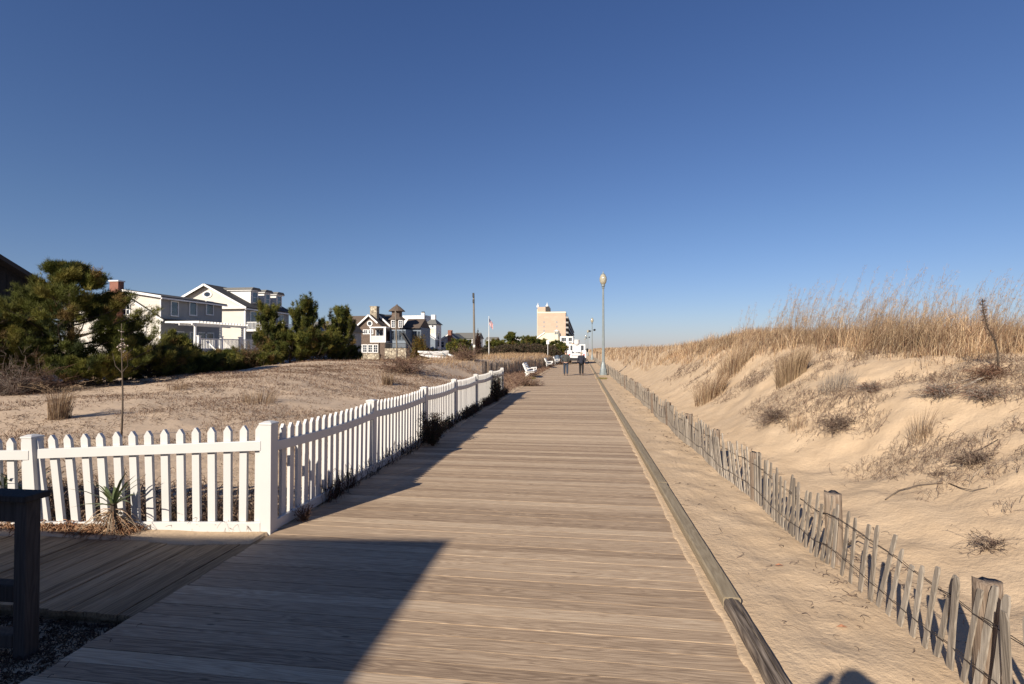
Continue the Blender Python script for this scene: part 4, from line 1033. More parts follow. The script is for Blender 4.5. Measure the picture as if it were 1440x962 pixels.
# ---- D: pale house with square lookout tower and blue wall
YD = 114.0
D = thing('tower_house', 'pale house with square lookout tower, blue wall and white roof parapet', 'house', (PS(606, 490, YD)[0], YD, 0))
Q = lambda px, py, Y=YD: PS(px, py, Y)
a_, b_ = Q(598.5, 512), Q(613, 456); MB().box(a_[0], b_[0], YD, YD + 4.5, -.6, b_[1]).build('tower_wall', 'siding_white', D)
e0, e1, e2 = Q(596.5, 456), Q(615, 456), Q(606, 448.5); xm = (e0[0] + e1[0]) / 2
tr = MB(); tr.add([(e0[0], YD - .5, e0[1]), (e1[0], YD - .5, e0[1]), (e1[0], YD + 5, e0[1]), (e0[0], YD + 5, e0[1]), (xm - .5, YD + 1.8, e2[1]), (xm + .5, YD + 1.8, e2[1]), (xm + .5, YD + 2.8, e2[1]), (xm - .5, YD + 2.8, e2[1])],
       [(0, 3, 2, 1), (4, 5, 6, 7), (0, 1, 5, 4), (1, 2, 6, 5), (2, 3, 7, 6), (3, 0, 4, 7)]).build('tower_roof', 'roof_grey', D)
c = Q(605.5, 442); MB().box(xm - .48, xm + .48, YD + 1.82, YD + 2.78, e2[1] + .003, c[1]).build('roof_vent', 'trim_white', D)
for px in (601, 608.3): c = Q(px, 458.8); win(D, 'S', YD, c[0] - .2, c[0] + .2, c[1] - .2, c[1] + .2, fr=.05)
a_, b_ = Q(600, 469.5), Q(611.5, 462); win(D, 'S', YD, a_[0], b_[0], a_[1], b_[1], pane='cream', fr=.1)
for pz in (470, 480): c = Q(613, pz); win(D, 'E', b_[0] + (Q(613, 456)[0] - b_[0]), YD + 1.2, YD + 2.6, c[1] - 1.2, c[1] + .3)
a_, b_ = Q(590, 512, YD + 1), Q(598.4, 456, YD + 1); MB().box(a_[0], b_[0], YD + 1, YD + 8, -.6, b_[1]).build('blue_wall', 'blue_wall', D)
MB().box(a_[0] - .2, b_[0], YD + .8, YD + 8, b_[1] + .002, b_[1] + .3).build('blue_wall_roof', 'roof_dark', D)
a_, b_, c = Q(591, 478, YD - 2), Q(612, 478, YD - 2), Q(602, 471.5, YD - 2)
MB().prism([(a_[0], -.6), (b_[0], -.6), b_, c, a_], 'y', YD - 2, YD - .01).build('porch_wall', 'siding_blue_and_shade', D)  # white gable wall with its shade painted in as blue-grey
slab(a_, c, YD - 2.3, YD - .01, .12).build('porch_roof', 'trim_white', D); slab(c, b_, YD - 2.3, YD - .01, .12).build('porch_roof', 'trim_white', D)
a_, b_ = Q(566, 512, YD + 9), Q(600, 443.5, YD + 9); MB().box(a_[0], b_[0], YD + 9, YD + 15, -.6, b_[1]).build('rear_block', 'siding_white', D)
a_, b_ = Q(592, 460, YD + 8), Q(596.5, 439.8, YD + 8); chd = MB().box(a_[0], b_[0], YD + 8, YD + 8.8, a_[1] - 3, b_[1]).build('chimney', 'trim_white', D)
MB().box(a_[0] + .1, b_[0] - .1, YD + 8.1, YD + 8.7, b_[1] + .002, b_[1] + .3).build('chimney_pot', 'roof_dark', chd)

# ---- E: white house with brick chimney
YE = 124.0
E_ = thing('white_cottage', 'low white house with tall red brick chimney beyond the white boat', 'house', (PS(632, 490, YE)[0], YE, 0))
Q = lambda px, py, Y=YE: PS(px, py, Y)
a_, b_, c = Q(614, 482), Q(650, 482), Q(633, 469)
MB().prism([(a_[0], -.6), (b_[0], -.6), b_, c, a_], 'y', YE, YE + 9).build('wall', 'siding_white', E_)
slab((a_[0] - .4, a_[1] - .2), c, YE - .4, YE + 9.3, .18).build('roof', 'roof_grey', E_); slab(c, (b_[0] + .4, b_[1] - .2), YE - .4, YE + 9.3, .18).build('roof', 'roof_grey', E_)
for q in (a_, b_): MB().beam((c[0], YE - .45, c[1]), (q[0], YE - .45, q[1] - .15), .08, .25).build('trim', 'trim_white', E_)
a_, b_ = Q(631, 512), Q(636.5, 464.5); MB().box(a_[0], b_[0], YE - .9, YE - .02, -.6, b_[1]).build('chimney', 'brick', E_)
a_, b_ = Q(636, 512, YE + 10), Q(671, 476, YE + 10); rt = Q(650, 468, YE + 14)
MB().box(a_[0], b_[0], YE + 10, YE + 18, -.6, b_[1]).build('wing_wall', 'siding_white', E_)
MB().prism([(YE + 9.6, b_[1]), (YE + 14, rt[1]), (YE + 18.4, b_[1])], 'x', a_[0], b_[0] + .3).build('wing_roof', 'roof_grey', E_)
for px in (621, 643): c = Q(px, 485); win(E_, 'S', YE, c[0] - .6, c[0] + .6, c[1] - .6, c[1] + .7, nz_=2)
for px in (653, 660, 667): c = Q(px, 481, YE + 10); win(E_, 'S', YE + 10, c[0] - .5, c[0] + .5, c[1] - .6, c[1] + .7, nz_=2)

# ---- small ones
def small_house(label, Y, p0, p1, pe, pr, wall, roof, wins=(), dep=7):
    t = thing('small_house', label, 'house', (PS((p0 + p1) / 2, 490, Y)[0], Y, 0))
    a_, b_ = PS(p0, pe, Y), PS(p1, pe, Y); r_ = PS((p0 + p1) / 2, pr, Y + dep / 2)
    MB().box(a_[0], b_[0], Y, Y + dep, -.8, a_[1]).build('wall', wall, t)
    MB().prism([(Y - .4, a_[1] - .05), (Y + dep / 2, r_[1]), (Y + dep + .4, a_[1] - .05)], 'x', a_[0] - .3, b_[0] + .3).build('roof', roof, t)
    for px, py in wins: c = PS(px, py, Y); win(t, 'S', Y, c[0] - .5, c[0] + .5, c[1] - .6, c[1] + .7, nz_=2)
    return t
small_house('white house with pale roof glimpsed behind the middle pines', 72, 430, 480, 466, 452, 'siding_grey_and_shade', 'roof_grey', ((440, 472), (458, 472), (478, 470)))
small_house('small white house showing above the shrubs beyond the flagpole', 150, 683, 697, 479, 474, 'siding_white', 'roof_grey', ((687, 482),))
small_house('tiny pale house roof showing between dark shrubs left of the tan tower', 190, 724, 742, 480, 474, 'siding_white', 'siding_white', ((733, 484),))

# ---- dark house at far left
H_ = thing('dark_house', 'dark brown vertical board house at the far left edge in shade', 'house', (-31, 20, 0))
yk = 26.2
MB().prism([(12, -.3), (yk, -.3), (yk, 5.15), (18.0, 9.3), (12, 6.2)], 'x', -40, -31).build('wall', 'dark_wall', H_)
for a_, b_ in (((18.0, 9.4), (yk + .7, 4.9)), ((18.0, 9.4), (11.4, 5.9))): MB().beam((-35.3, a_[0], a_[1]), (-35.3, b_[0], b_[1]), 9.8, .22, up=(0, 0, 1)).build('roof', 'roof_dark', H_)
bt = MB()
for i in range(34): yy = 12.2 + i * .42; zt = min(9.2 - abs(yy - 18.0) * .51, 9.0); bt.box(-31, -30.96, yy - .03, yy + .03, -.2, zt - .1)
bt.build('batten', 'dark_wall', H_)
win(H_, 'E', -31, 22.2, 23.4, 4.0, 5.2, frame='dark_wall'); win(H_, 'E', -31, 15, 17, 2, 4, frame='dark_wall')

# ---- house behind the viewpoint whose shadow lies over the boards
S_ = thing('grey_house', 'grey house just behind the viewpoint whose shadow covers the near boards', 'house', (-5.45, -3.93, 0))
hz = 5.0; cx, cy = -5.45, -3.93
MB().prism([(cx, cy), (cx, -14), (-19, -14), (-19, cy - .9)], 'z', -.3, hz - .15).build('wall', 'siding_grey_and_shade', S_)
MB().prism([(cx + .04, cy + .03), (cx + .04, -14.3), (-19.3, -14.3), (-19.3, cy - 1.4)], 'z', hz - .149, hz).build('roof', 'roof_dark', S_)
win(S_, 'E', cx, -7, -5.5, 1, 2.4); win(S_, 'E', cx, -12, -10.5, 1, 2.4)

# ---- tan tower block, cream house with cupola
YH = 318.0
T_ = thing('tower_block', 'tan brick tower block with banded dark balconies on its sea side', 'apartment block', (PS(775, 490, YH)[0], YH, 0))
Q = lambda px, py, Y=YH: PS(px, py, Y)
a_, b_ = Q(755.7, 500), Q(795.5, 440.5); XR = b_[0]; HT = b_[1]; yb = PE(805.8, 450, XR)[0]
MB().box(a_[0], XR, YH, yb, -1, HT).build('wall', 'tan_brick', T_)
MB().box(a_[0] - .2, XR + .1, YH - .2, yb + .2, HT + .003, HT + 1.0).build('parapet', 'cream', T_)
c = Q(772.5, 431.5); MB().box(a_[0] + .1, c[0], YH + .5, YH + 14, HT + 1.01, c[1]).build('roof_house', 'tan_brick', T_)
MB().box(c[0] - 2.4, c[0] + .02, YH + .3, YH + .49, HT + 1.02, c[1] + .3).build('lift_shaft', 'roof_dark', T_)
for px, hh in ((756, 2.8), (769, 3.0)): q = Q(px, 440); MB().lathe((q[0], YH + 3, c[1]), [(.9, 0), (.9, hh * .4), (.25, hh * .6), (.12, hh)], 8).build('antenna', 'trim_white', T_)
nf = 8
for i in range(nf):
    z0 = -1 + (HT + 1) * i / nf; h_ = (HT + 1) / nf
    MB().box(XR + .01, XR + .3, YH + .8, yb - .4, z0 + h_ * .35, z0 + h_ * .98).build('balcony_recess_dark', 'glass', T_)  # dark box stands in for the dark recess above each balcony
    MB().box(XR + .01, XR + 1.6, YH + .1, yb, z0 + h_ * .02, z0 + h_ * .34).build('balcony', 'siding_grey_and_shade', T_)
for i in range(5):
    for px in (765, 783): q = Q(px, 490); z0 = 2 + (HT) * (i + 2) / (nf + 1); MB().box(q[0] - .5, q[0] + .5, YH - .06, YH - .002, z0, z0 + 1.2).build('window', 'siding_grey_and_shade', T_)
MB().box(*[Q(p, 490)[0] for p in (754.5, 755.8)], YH + 4, YH + 8, -1, HT + 1.01 + 2).build('corner_pier', 'cream', T_)

YG = 200.0
G_ = thing('cream_house', 'cream house with hexagonal cupola in front of the tan tower block', 'house', (PS(775, 490, YG)[0], YG, 0))
Q = lambda px, py, Y=YG: PS(px, py, Y)
pts = [Q(753, 500), Q(787, 500), Q(787, 468), Q(766, 468.3), Q(753, 478)]
MB().prism(pts, 'y', YG, YG + 12).build('wall', 'cream', G_)
a_, b_ = Q(752, 477.2), Q(766, 467.5); MB().beam((a_[0], YG - .2, a_[1]), (b_[0], YG - .2, b_[1]), .3, .4).build('trim', 'trim_white', G_)
c = Q(783, 470); cz = lambda py: Q(783, py)[1]
cu = MB().lathe((c[0], YG - .8, 0), [(1.1, -1), (1.1, cz(465.8))], 6).build('cupola', 'cream', G_)
MB().lathe((c[0], YG - .8, 0), [(1.35, cz(466)), (.6, cz(464.6)), (.05, cz(463.5))], 6).build('cupola_roof', 'trim_white', cu)
for px in (781.2, 783.6): q = Q(px, 468.5); win(cu, 'S', YG - 1.75, q[0] - .22, q[0] + .22, q[1] - .5, q[1] + .4, fr=.06)
a_, b_ = Q(787.5, 500, YG - 4), Q(806, 473, YG - 4); MB().box(a_[0], b_[0], YG - 4, YG + 6, -1, b_[1]).build('east_wing', 'trim_white', G_)
for p0, p1, q0, q1 in ((789.5, 796, 480, 474.8), (799.5, 804.2, 480, 474.8), (789.5, 796, 488.5, 483.5), (799.5, 804, 483.2, 481.5), (799.5, 804, 490, 485.5)):
    c, d = Q(p0, q0, YG - 4), Q(p1, q1, YG - 4); win(G_, 'S', YG - 4, c[0], d[0], c[1], d[1], nx_=3 if p1 - p0 > 5 else 2, fr=.12)

# ================================================================== poles, flag, sign, boat
x, y = at(667.5, 75); z0 = gz(x, y)
up = thing('utility_pole', 'tall weathered utility pole with dark fittings at its top', 'pole', (x, y, z0))
zt = zat(413, 75)
MB().tube([(x, y, z0 - .3), (x - .08, y, z0 + 4), (x - .16, y, zt)], [.22, .17, .12], 12).build('pole', 'pole_wood', up, smooth=True)
MB().box(x - .30, x - .02, y - .25, y - .1, zt - .55, zt + .1).build('fitting', 'black_metal', up, bevel=.03); MB().box(x - .28, x + .02, y - .25, y - .1, zt - 1.35, zt - .85).build('fitting', 'black_metal', up, bevel=.03)
MB().box(x - .2, x + .1, y - .25, y - .17, zat(488.5, 75), zat(485, 75)).build('sign', 'white_paint', up)
x, y = at(557.5, 68); z0 = gz(x, y)
up = thing('wooden_pole', 'slender brown wooden pole standing before the shingle house turret', 'pole', (x, y, z0))
MB().tube([(x + .08, y, z0 - .3), (x + .04, y, z0 + 2.5), (x - .16, y, zat(436.5, 68))], [.13, .11, .08], 10).build('pole', 'pole_wood', up, smooth=True)
MB().beam((x - .25, y, zat(440, 68)), (x + .02, y, zat(440, 68)), .08, .08).build('crosspiece', 'pole_wood', up)

x, y = at(687.5, 80); z0 = gz(x, y)
fp = thing('flagpole', 'white flagpole flying a small striped flag above the shrubs', 'flagpole', (x, y, z0))
zt = zat(446, 80); MB().tube([(x, y, z0), (x, y, zt)], [.07, .04], 8).build('pole', 'white_paint', fp); MB().ell((x, y, zt + .06), (.07, .07, .07)).build('finial', 'white_paint', fp)
mb = MB(); nc, nr = 12, 13; W_, H2 = 1.5, .95
for j in range(nr + 1):
    for i in range(nc + 1):
        u, w = i / nc, j / nr
        mb.v.append((x + .05 + W_ * u * .42, y + .12 * math.sin(u * 9) - .2 * u, zt - .15 - H2 * w - .95 * u - .04 * math.sin(u * 7)))
for j in range(nr):
    for i in range(nc):
        k = j * (nc + 1) + i; mb.f.append((k, k + 1, k + nc + 2, k + nc + 1)); mb.mi.append(2 if (i < 5 and j < 7) else (j % 2))
fl = mb.build('flag', ['flag_red', 'flag_white', 'flag_blue'], fp); sd_ = fl.modifiers.new('solid', 'SOLIDIFY'); sd_.thickness = .01
x, y = at(770.3, 90); z0 = gz(x, y)
t = thing('sign_post', 'thin white post with a small sign panel among the far shrubs', 'sign', (x, y, z0))
MB().tube([(x, y, z0), (x, y, zat(479, 90))], .05, 6).build('post', 'white_paint', t); MB().box(x - .25, x + .25, y - .08, y - .052, zat(484, 90), zat(478.5, 90)).build('panel', 'white_paint', t)

def hull(a_, b_, w, h, dirx):
    mb = MB(); n = 14; a_ = Vector(a_); b_ = Vector(b_); d = (b_ - a_); s_ = Vector((-d.y, d.x, 0)).normalized(); rows = []
    for i in range(n + 1):
        t = i / n; q = min(1, (t * 1.7) ** .8) * (1 if t < .93 else .9); c = a_ + d * t; ww = w * q * .5 + .01; hh = h * (.30 + .70 * q)
        for u, zz in ((-1, .0), (-1, -.4), (-.55, -.85), (0, -1), (.55, -.85), (1, -.4), (1, 0)): rows.append(c + s_ * u * ww + Vector((0, 0, hh * zz + h * .3 * (1 - q))))
    fs = [(i * 7 + k, i * 7 + k + 1, i * 7 + 8 + k, i * 7 + 7 + k) for i in range(n) for k in range(6)] + [(i * 7 + 6, i * 7, i * 7 + 7, i * 7 + 13) for i in range(n)] + [tuple(range(7)), tuple(range(n * 7 + 6, n * 7 - 1, -1))]
    return mb.add(rows, fs)
bx, by = at(610, 60); bz = gz(bx, by)
cat = thing('catamaran', 'white beached catamaran lying in the grass before the houses', 'boat', (bx, by, bz))
A1, A2 = at(587.5, 60), at(630.5, 61); hull((A1[0], A1[1], zat(495.5, 60)), (A2[0], A2[1], zat(493, 60)), .55, .62, 1).build('hull', 'truck_white', cat, smooth=False)
A1, A2 = at(590, 58.6), at(641, 58.2); hull((A1[0], A1[1], zat(499.5, 58.6)), (A2[0], A2[1], zat(502.5, 58.2)), .5, .42, 1).build('hull', 'truck_white', cat)
for px in (604, 622): u = at(px, 60.6); w = at(px + 5, 58.4); MB().beam((u[0], u[1], zat(496, 60)), (w[0], w[1], zat(501, 58.5)), .10, .08).build('crossbeam', 'lamp_metal', cat)
A1, A2 = at(631, 59.5), at(640, 59.2); MB().beam((A1[0], A1[1], zat(498.5, 59.5)), (A2[0], A2[1], zat(503, 59.2)), .3, .2).build('rudder', 'truck_white', cat)

# ================================================================== vegetation
def tint_mix(n, cols, w=None, jit=.12):
    cols = np.array(cols) * (KA + .04); k = RNG.choice(len(cols), n, p=w); c = cols[k]
    return np.clip(c * (1 + RNG.normal(0, jit, (n, 1))), 0, 1)

def pine(label, x, y, H, Rd, seed, ntuft=2500, shape='cone', up=.5, size=.17, lean=(0, 0), name='pine_tree', group='dark green pines behind the left dune', needle_cols=None, w=.014, bare=.0):
    rg = np.random.default_rng(seed); z0 = gz(x, y) - .05
    t = thing(name, label, 'tree', (x, y, z0), group)
    n_limb = int((16 + 7 * H) if shape == 'cone' else (10 + 4.5 * H if shape == 'finger' else 22 + 9 * H))
    MB().tube([(x + lean[0] * f * f + .05 * math.sin(seed + 4 * f), y + lean[1] * f * f, z0 + H * .93 * f) for f in np.linspace(0, 1, 7)], [.03 * H * (1 - .85 * f) + .012 for f in np.linspace(0, 1, 7)], 8).build('trunk', 'bark', t, smooth=True)
    K = 7; P = np.zeros((n_limb, K, 3)); tf = []; td = []
    hs = np.sort(rg.uniform(.03 + bare, .97, n_limb))
    for i, f in enumerate(hs):
        if shape == 'cone': r_ = Rd * (1 - f) ** 1.0 * rg.uniform(.5, 1.25) + .07 * Rd
        elif shape == 'dome': r_ = Rd * math.sqrt(max(.03, 1 - (f * .95) ** 2)) * rg.uniform(.7, 1.1)
        else: r_ = Rd * (.35 + .65 * math.sin(PI * min(1, f * .8 + .2))) * rg.uniform(.45, 1.15) * (1 - .45 * f)
        a = i * 2.399 + rg.uniform(-.3, .3); c0 = np.array([x + lean[0] * f * f, y + lean[1] * f * f, z0 + H * .93 * f])
        d = np.array([math.cos(a), math.sin(a), 0.0]); q = np.linspace(0, 1, K)
        curl = rg.uniform(-.25, .25)
        P[i] = c0 + np.outer(q * r_, d) + np.outer(q * q * r_ * curl, [-d[1], d[0], 0]) + np.outer(r_ * (up * .75 * q ** 1.8 + .10 * q), [0, 0, 1.0])
    Rads = np.linspace(1, .2, K)[None, :] * (.012 + .018 * H * (1 - hs[:, None]) * .6)
    # sub branches
    nb = n_limb * 6; li = rg.integers(0, n_limb, nb); q = rg.uniform(.25, .98, nb); kk = np.minimum((q * (K - 1)).astype(int), K - 2); fr = q * (K - 1) - kk
    b0 = P[li, kk] * (1 - fr[:, None]) + P[li, kk + 1] * fr[:, None]
    dd = unit(P[li, K - 1] - P[li, 0]); sd = unit(np.cross(dd, [0, 0, 1.0])) * rg.choice([-1, 1], nb)[:, None]
    Ls = np.linalg.norm(P[li, K - 1] - P[li, 0], axis=1) * rg.uniform(.15, .42, nb)
    bd = unit(dd * .7 + sd * rg.uniform(.3, 1, (nb, 1)) + np.array([0, 0, 1.0]) * rg.uniform(.0, up + .35, (nb, 1)))
    if shape == 'finger':
        bd = unit(dd * .35 + sd * rg.uniform(.05, .55, (nb, 1)) + np.array([0, 0, 1.0]) * rg.uniform(.5, 1.5, (nb, 1))); Ls = rg.uniform(.22, .62, nb)
    Q = b0[:, None, :] + bd[:, None, :] * (Ls[:, None] * np.linspace(0, 1, 4)[None, :])[..., None]
    Q[:, :, 2] += (np.linspace(0, 1, 4) ** 2)[None, :] * Ls[:, None] * up * .5
    V1, L1, S1, _ = strands_geo(P, Rads, 4); V2, L2, S2, _ = strands_geo(Q, np.linspace(.009, .004, 4)[None, :].repeat(nb, 0), 3)
    np_mesh('limbs', np.concatenate([V1, V2]), np.concatenate([L1, L2 + len(V1)]), np.concatenate([S1, S2]), 'bark', t)
    # needle tufts at the branch ends
    ti = rg.integers(0, nb, ntuft); tq = rg.uniform(.1 if shape == 'finger' else .35, 1.0, ntuft) ** .7 * 3; tk = np.minimum(tq.astype(int), 2); tr_ = (tq - tk)[:, None]
    c = Q[ti, tk] * (1 - tr_) + Q[ti, tk + 1] * tr_ + rg.normal(0, .045 if shape == 'finger' else (.035 + .010 * H if shape == 'cone' else .03 + .012 * H), (ntuft, 3))
    c[:, 2] = np.maximum(c[:, 2], terrain(c[:, 0], c[:, 1]) + .06)
    D = unit(bd[ti] + np.array([0, 0, .7 + up * .6]) + rg.normal(0, .25, (ntuft, 3)))
    V, L, S, k = tufts_geo(c, D, np.full(ntuft, size) * rg.uniform(.7, 1.2, ntuft), 13, w, .75)
    cols = needle_cols or [(.095, .105, .020), (.14, .138, .026), (.05, .065, .016), (.18, .155, .032), (.19, .125, .04)]
    pw = [.3, .27, .22, .16, .05]
    # clumps share a tone
    tn = tint_mix(nb, cols, pw, .15)[ti] * (1 + rg.normal(0, .12, (ntuft, 1)))
    np_mesh('crown', V, L, S, 'needles', t, tint=np.repeat(np.clip(tn, 0, 1), k, 0))
    return t

pines = [
 ('tallest dark green pine at the left, spreading crown in front of the dark house', 98, 19.0, 358, 3.2, 15500, 'cone', .35, 0),
 ('broad low pine cut by the left edge of the photo below the dark house', -30, 17.5, 428, 2.3, 6500, 'dome', .3, 0),
 ('pine standing in front of the brick chimney house wall', 176, 21.0, 446, 1.55, 3600, 'cone', .5, 0),
 ('bushy low pine at the foot of the tallest pine, touching the sand', 128, 17.8, 500, 1.5, 3600, 'dome', .3, 0),
 ('young pine with pointed top before the pergola', 247, 24.0, 458, 1.35, 3000, 'cone', .6, 0),
 ('low spreading pine between the chimney house pine and the pergola pine', 210, 20.5, 492, 1.6, 3400, 'dome', .4, 0),
 ('low rounded pine below the white deck railing', 292, 26.0, 499, 1.7, 3200, 'dome', .5, 0),
 ('low pine left of the russet bare shrub', 326, 27.5, 501, 1.2, 2200, 'dome', .5, 0),
 ('pine leaning left against the dormered house balcony', 384, 30.0, 432, 1.25, 3600, 'finger', .9, -.5),
 ('pine with spiky raised branch tips, tallest of the middle pines', 423, 31.5, 425, 1.6, 3600, 'finger', 1.0, .35),
 ('spiky pine at the right end of the middle pines', 474, 34.0, 434, 1.5, 3800, 'finger', 1.0, .45),
 ('dense dark bushy pine in front of the shingle house stone base', 456, 33.0, 474, 1.7, 3600, 'dome', .5, 0),
 ('bushy pine under the spiky middle pine', 408, 30.5, 466, 1.5, 3800, 'dome', .6, 0),
 ('small bright green pine beside the low sand crest', 372, 28.0, 500, .9, 1500, 'dome', .5, 0),
 ('broad low pine filling the gap between the two taller spiky middle pines', 440, 31.0, 472, 1.5, 3400, 'dome', .8, 0),
 ('low pine skirt left of the pergola pine, in front of the light gable wall', 222, 22.5, 495, 1.6, 3600, 'dome', .5, 0),
 ('low bushy pine at the left edge behind the grey bare shrub', 18, 17.6, 486, 1.9, 4200, 'dome', .4, 0),
 ('low pine filling the gap under the white steps', 268, 24.5, 503, 1.5, 3000, 'dome', .5, 0),
 ('low dark pine behind the russet bare shrub', 345, 30.5, 499, 1.5, 2600, 'dome', .5, 0),
 ('low pine at the right end of the row beside the stone base', 486, 35.0, 487, 1.0, 2400, 'dome', .5, 0)]
for i, (lab, px, d, top, Rd, nt_, shp, up_, ln) in enumerate(pines):
    x, y = at(px, d); H = zat(top, d) - gz(x, y) - (.25 if shp == 'dome' else .1)
    pine(lab, x, y, max(.7, H), Rd, 100 + i, nt_, shp, up_, .17 if d < 24 else .19, (ln, 0), w=.013 if d < 24 else .019)
# farther trees
for i, (lab, px, d, top, Rd, nt_, shp) in enumerate([
 ('small umbrella shaped dark tree between the catamaran and the utility pole', 646, 82, 479, 2.3, 1400, 'dome'),
 ('dark evergreen right of the flagpole, tallest crown of that thicket', 718, 98, 466, 3.0, 2400, 'cone'),
 ('dark round evergreen right of the tallest one in the far thicket', 746, 102, 474, 2.2, 1500, 'dome'),
 ('small dark evergreen in front of the cream house gable', 762, 104, 478, 1.9, 1400, 'dome'),
 ('dark evergreen in front of the cream house beside the truck', 783, 100, 480, 2.2, 1700, 'dome'),
 ('evergreen shrub just right of the flagpole', 698, 96, 478, 2.2, 1500, 'dome')]):
    x, y = at(px, d); H = zat(top, d) - gz(x, y)
    pine(lab, x, y, H, Rd, 300 + i, nt_, shp, .35, .42, w=.07, group='far dark evergreens left of the boardwalk', bare=.3 if i == 0 else 0)

def leafy(name, label, cat_, x, y, H, Rd, n, cols, seed, leaf=.05, stems=14, group=None, flat=1.0, z=None):
    "bush of small leaves on many stems"
    rg = np.random.default_rng(seed); z0 = gz(x, y) if z is None else z
    t = thing(name, label, cat_, (x, y, z0), group)
    K = 5; a = rg.uniform(0, 2 * PI, stems); r_ = Rd * rg.uniform(.1, .9, stems)
    q = np.linspace(0, 1, K)
    P = np.zeros((stems, K, 3)); P[:, :, 0] = x + np.outer(np.cos(a) * r_, q ** .8); P[:, :, 1] = y + np.outer(np.sin(a) * r_, q ** .8); P[:, :, 2] = z0 + np.outer(H * np.sqrt(np.maximum(.1, 1 - (r_ / Rd) ** 2)) * .95, q)
    V, L, S, _ = strands_geo(P, np.outer(np.full(stems, .012 * (H + .3)), np.linspace(1, .35, K)), 4); np_mesh('stem', V, L, S, 'bark', t)
    u = unit(rg.normal(size=(n, 3))); u[:, 2] = np.abs(u[:, 2]); rr_ = rg.uniform(.45, 1, n) ** .5
    lump = 1 + .22 * np.sin(u[:, 0] * 6 + seed) * np.cos(u[:, 1] * 7) + rg.normal(0, .05, n)
    c = np.stack([x + u[:, 0] * Rd * rr_ * lump, y + u[:, 1] * Rd * rr_ * lump, z0 + .05 * H + u[:, 2] * H * flat * .95 * rr_ * lump], 1)
    V, L, S, k = tufts_geo(c, unit(u + rg.normal(0, .4, (n, 3))), np.full(n, leaf * 2.2), 5, leaf, 1.0)
    np_mesh('foliage', V, L, S, 'leaf', t, tint=np.repeat(tint_mix(n, cols, None, .2), k, 0))
    return t
x, y = at(590, 72); leafy('round_shrub', 'round golden green clipped shrub beside the shingle house stairs', 'shrub', x, y, zat(473.5, 72) - gz(x, y), 1.3, 5200, [(.16, .105, .02), (.11, .10, .02), (.20, .115, .02)], 5, .045)
BR = [(.085, .060, .040), (.12, .075, .05), (.06, .05, .03), (.07, .065, .03)]
for i, (lab, px, d, top, Rd, cols) in enumerate([
 ('olive brown thicket shrub at the foot of the far evergreens', 712, 92, 485, 2.6, BR), ('brownish shrub in the thicket left of the small evergreen', 733, 95, 484, 2.8, BR),
 ('reddish brown shrub below the cream house', 752, 97, 484, 2.6, BR), ('brown shrub beside the white sign post', 772, 96, 487, 2.2, BR), ('dark brown shrub between the utility pole and flagpole', 684, 92, 489, 1.8, BR),
 ('dark green shrub in front of the white cottage', 652, 88, 489, 2.6, [(.04, .05, .015), (.06, .06, .02)]), ('low green shrub left of the umbrella tree', 632, 86, 491, 1.8, [(.04, .05, .015), (.07, .065, .02)]),
 ('dark low shrub behind the catamaran', 606, 74, 492, 2.4, [(.025, .03, .012), (.04, .04, .015)])]):
    x, y = at(px, d); leafy('shrub', lab, 'shrub', x, y, zat(top, d) - gz(x, y), Rd, 2200, cols, 40 + i, .10, group='low shrubs far on the left')
x, y = at(672, 92); leafy('columnar_tree', 'dark reddish brown columnar tree right behind the utility pole', 'tree', x, y, zat(470, 92) - gz(x, y), .62, 2600, [(.05, .025, .02), (.08, .035, .025), (.04, .03, .02)], 77, .08, 8)

def bare_shrub(name, label, cat_, x, y, H, Rd, n, cols, seed, thick=.006, kinds=0, group=None, droop=0.2, z=None, split=3):
    rg = np.random.default_rng(seed); z0 = (gz(x, y) if z is None else z) - .02
    K = 7; q = np.linspace(0, 1, K); a = rg.uniform(0, 2 * PI, n); rr_ = Rd * rg.uniform(.1, 1, n) ** .7; hh = H * rg.uniform(.35, 1, n)
    P = np.zeros((n, K, 3)); wob = rg.normal(0, .17 * Rd, (n, K, 3)).cumsum(1) * .5; wob[:, 0] = 0
    P[:, :, 0] = x + rg.normal(0, .06 * Rd, (n, 1)) + np.outer(np.cos(a) * rr_, q ** 1.2); P[:, :, 1] = y + rg.normal(0, .06 * Rd, (n, 1)) + np.outer(np.sin(a) * rr_, q ** 1.2)
    P[:, :, 2] = z0 + hh[:, None] * (q - droop * q ** 2.5)[None, :]; P += wob
    st = rg.integers(0, n, n * split); kq = rg.integers(1, K - 1, n * split); b0 = P[st, kq]
    d = unit(rg.normal(size=(n * split, 3)) + unit(P[st, kq + 1] - P[st, kq]) * 1.2); Ls = rg.uniform(.08, .3, n * split) * max(H, Rd)
    Q = b0[:, None, :] + d[:, None, :] * (Ls[:, None] * np.linspace(0, 1, 4)[None, :])[..., None] + rg.normal(0, .02 * max(H, Rd), (n * split, 4, 3)) * np.array([0, 1, 1, 1])[None, :, None]
    V1, L1, S1, k1 = strands_geo(P, np.full((n, 1), thick) * np.linspace(1, .4, K)[None, :]); V2, L2, S2, k2 = strands_geo(Q, np.full((n * split, 1), thick * .6) * np.linspace(1, .4, 4)[None, :])
    V1[:, 2] = np.maximum(V1[:, 2], terrain(V1[:, 0], V1[:, 1]) - .01); V2[:, 2] = np.maximum(V2[:, 2], terrain(V2[:, 0], V2[:, 1]) - .01)
    tn = np.concatenate([np.repeat(tint_mix(n, cols), k1, 0), np.repeat(tint_mix(n * split, cols), k2, 0)])
    o = np_mesh(name, np.concatenate([V1, V2]), np.concatenate([L1, L2 + len(V1)]), np.concatenate([S1, S2]), 'twig', loc=(x, y, z0), tint=tn)
    return tag(o, label, cat_, group)
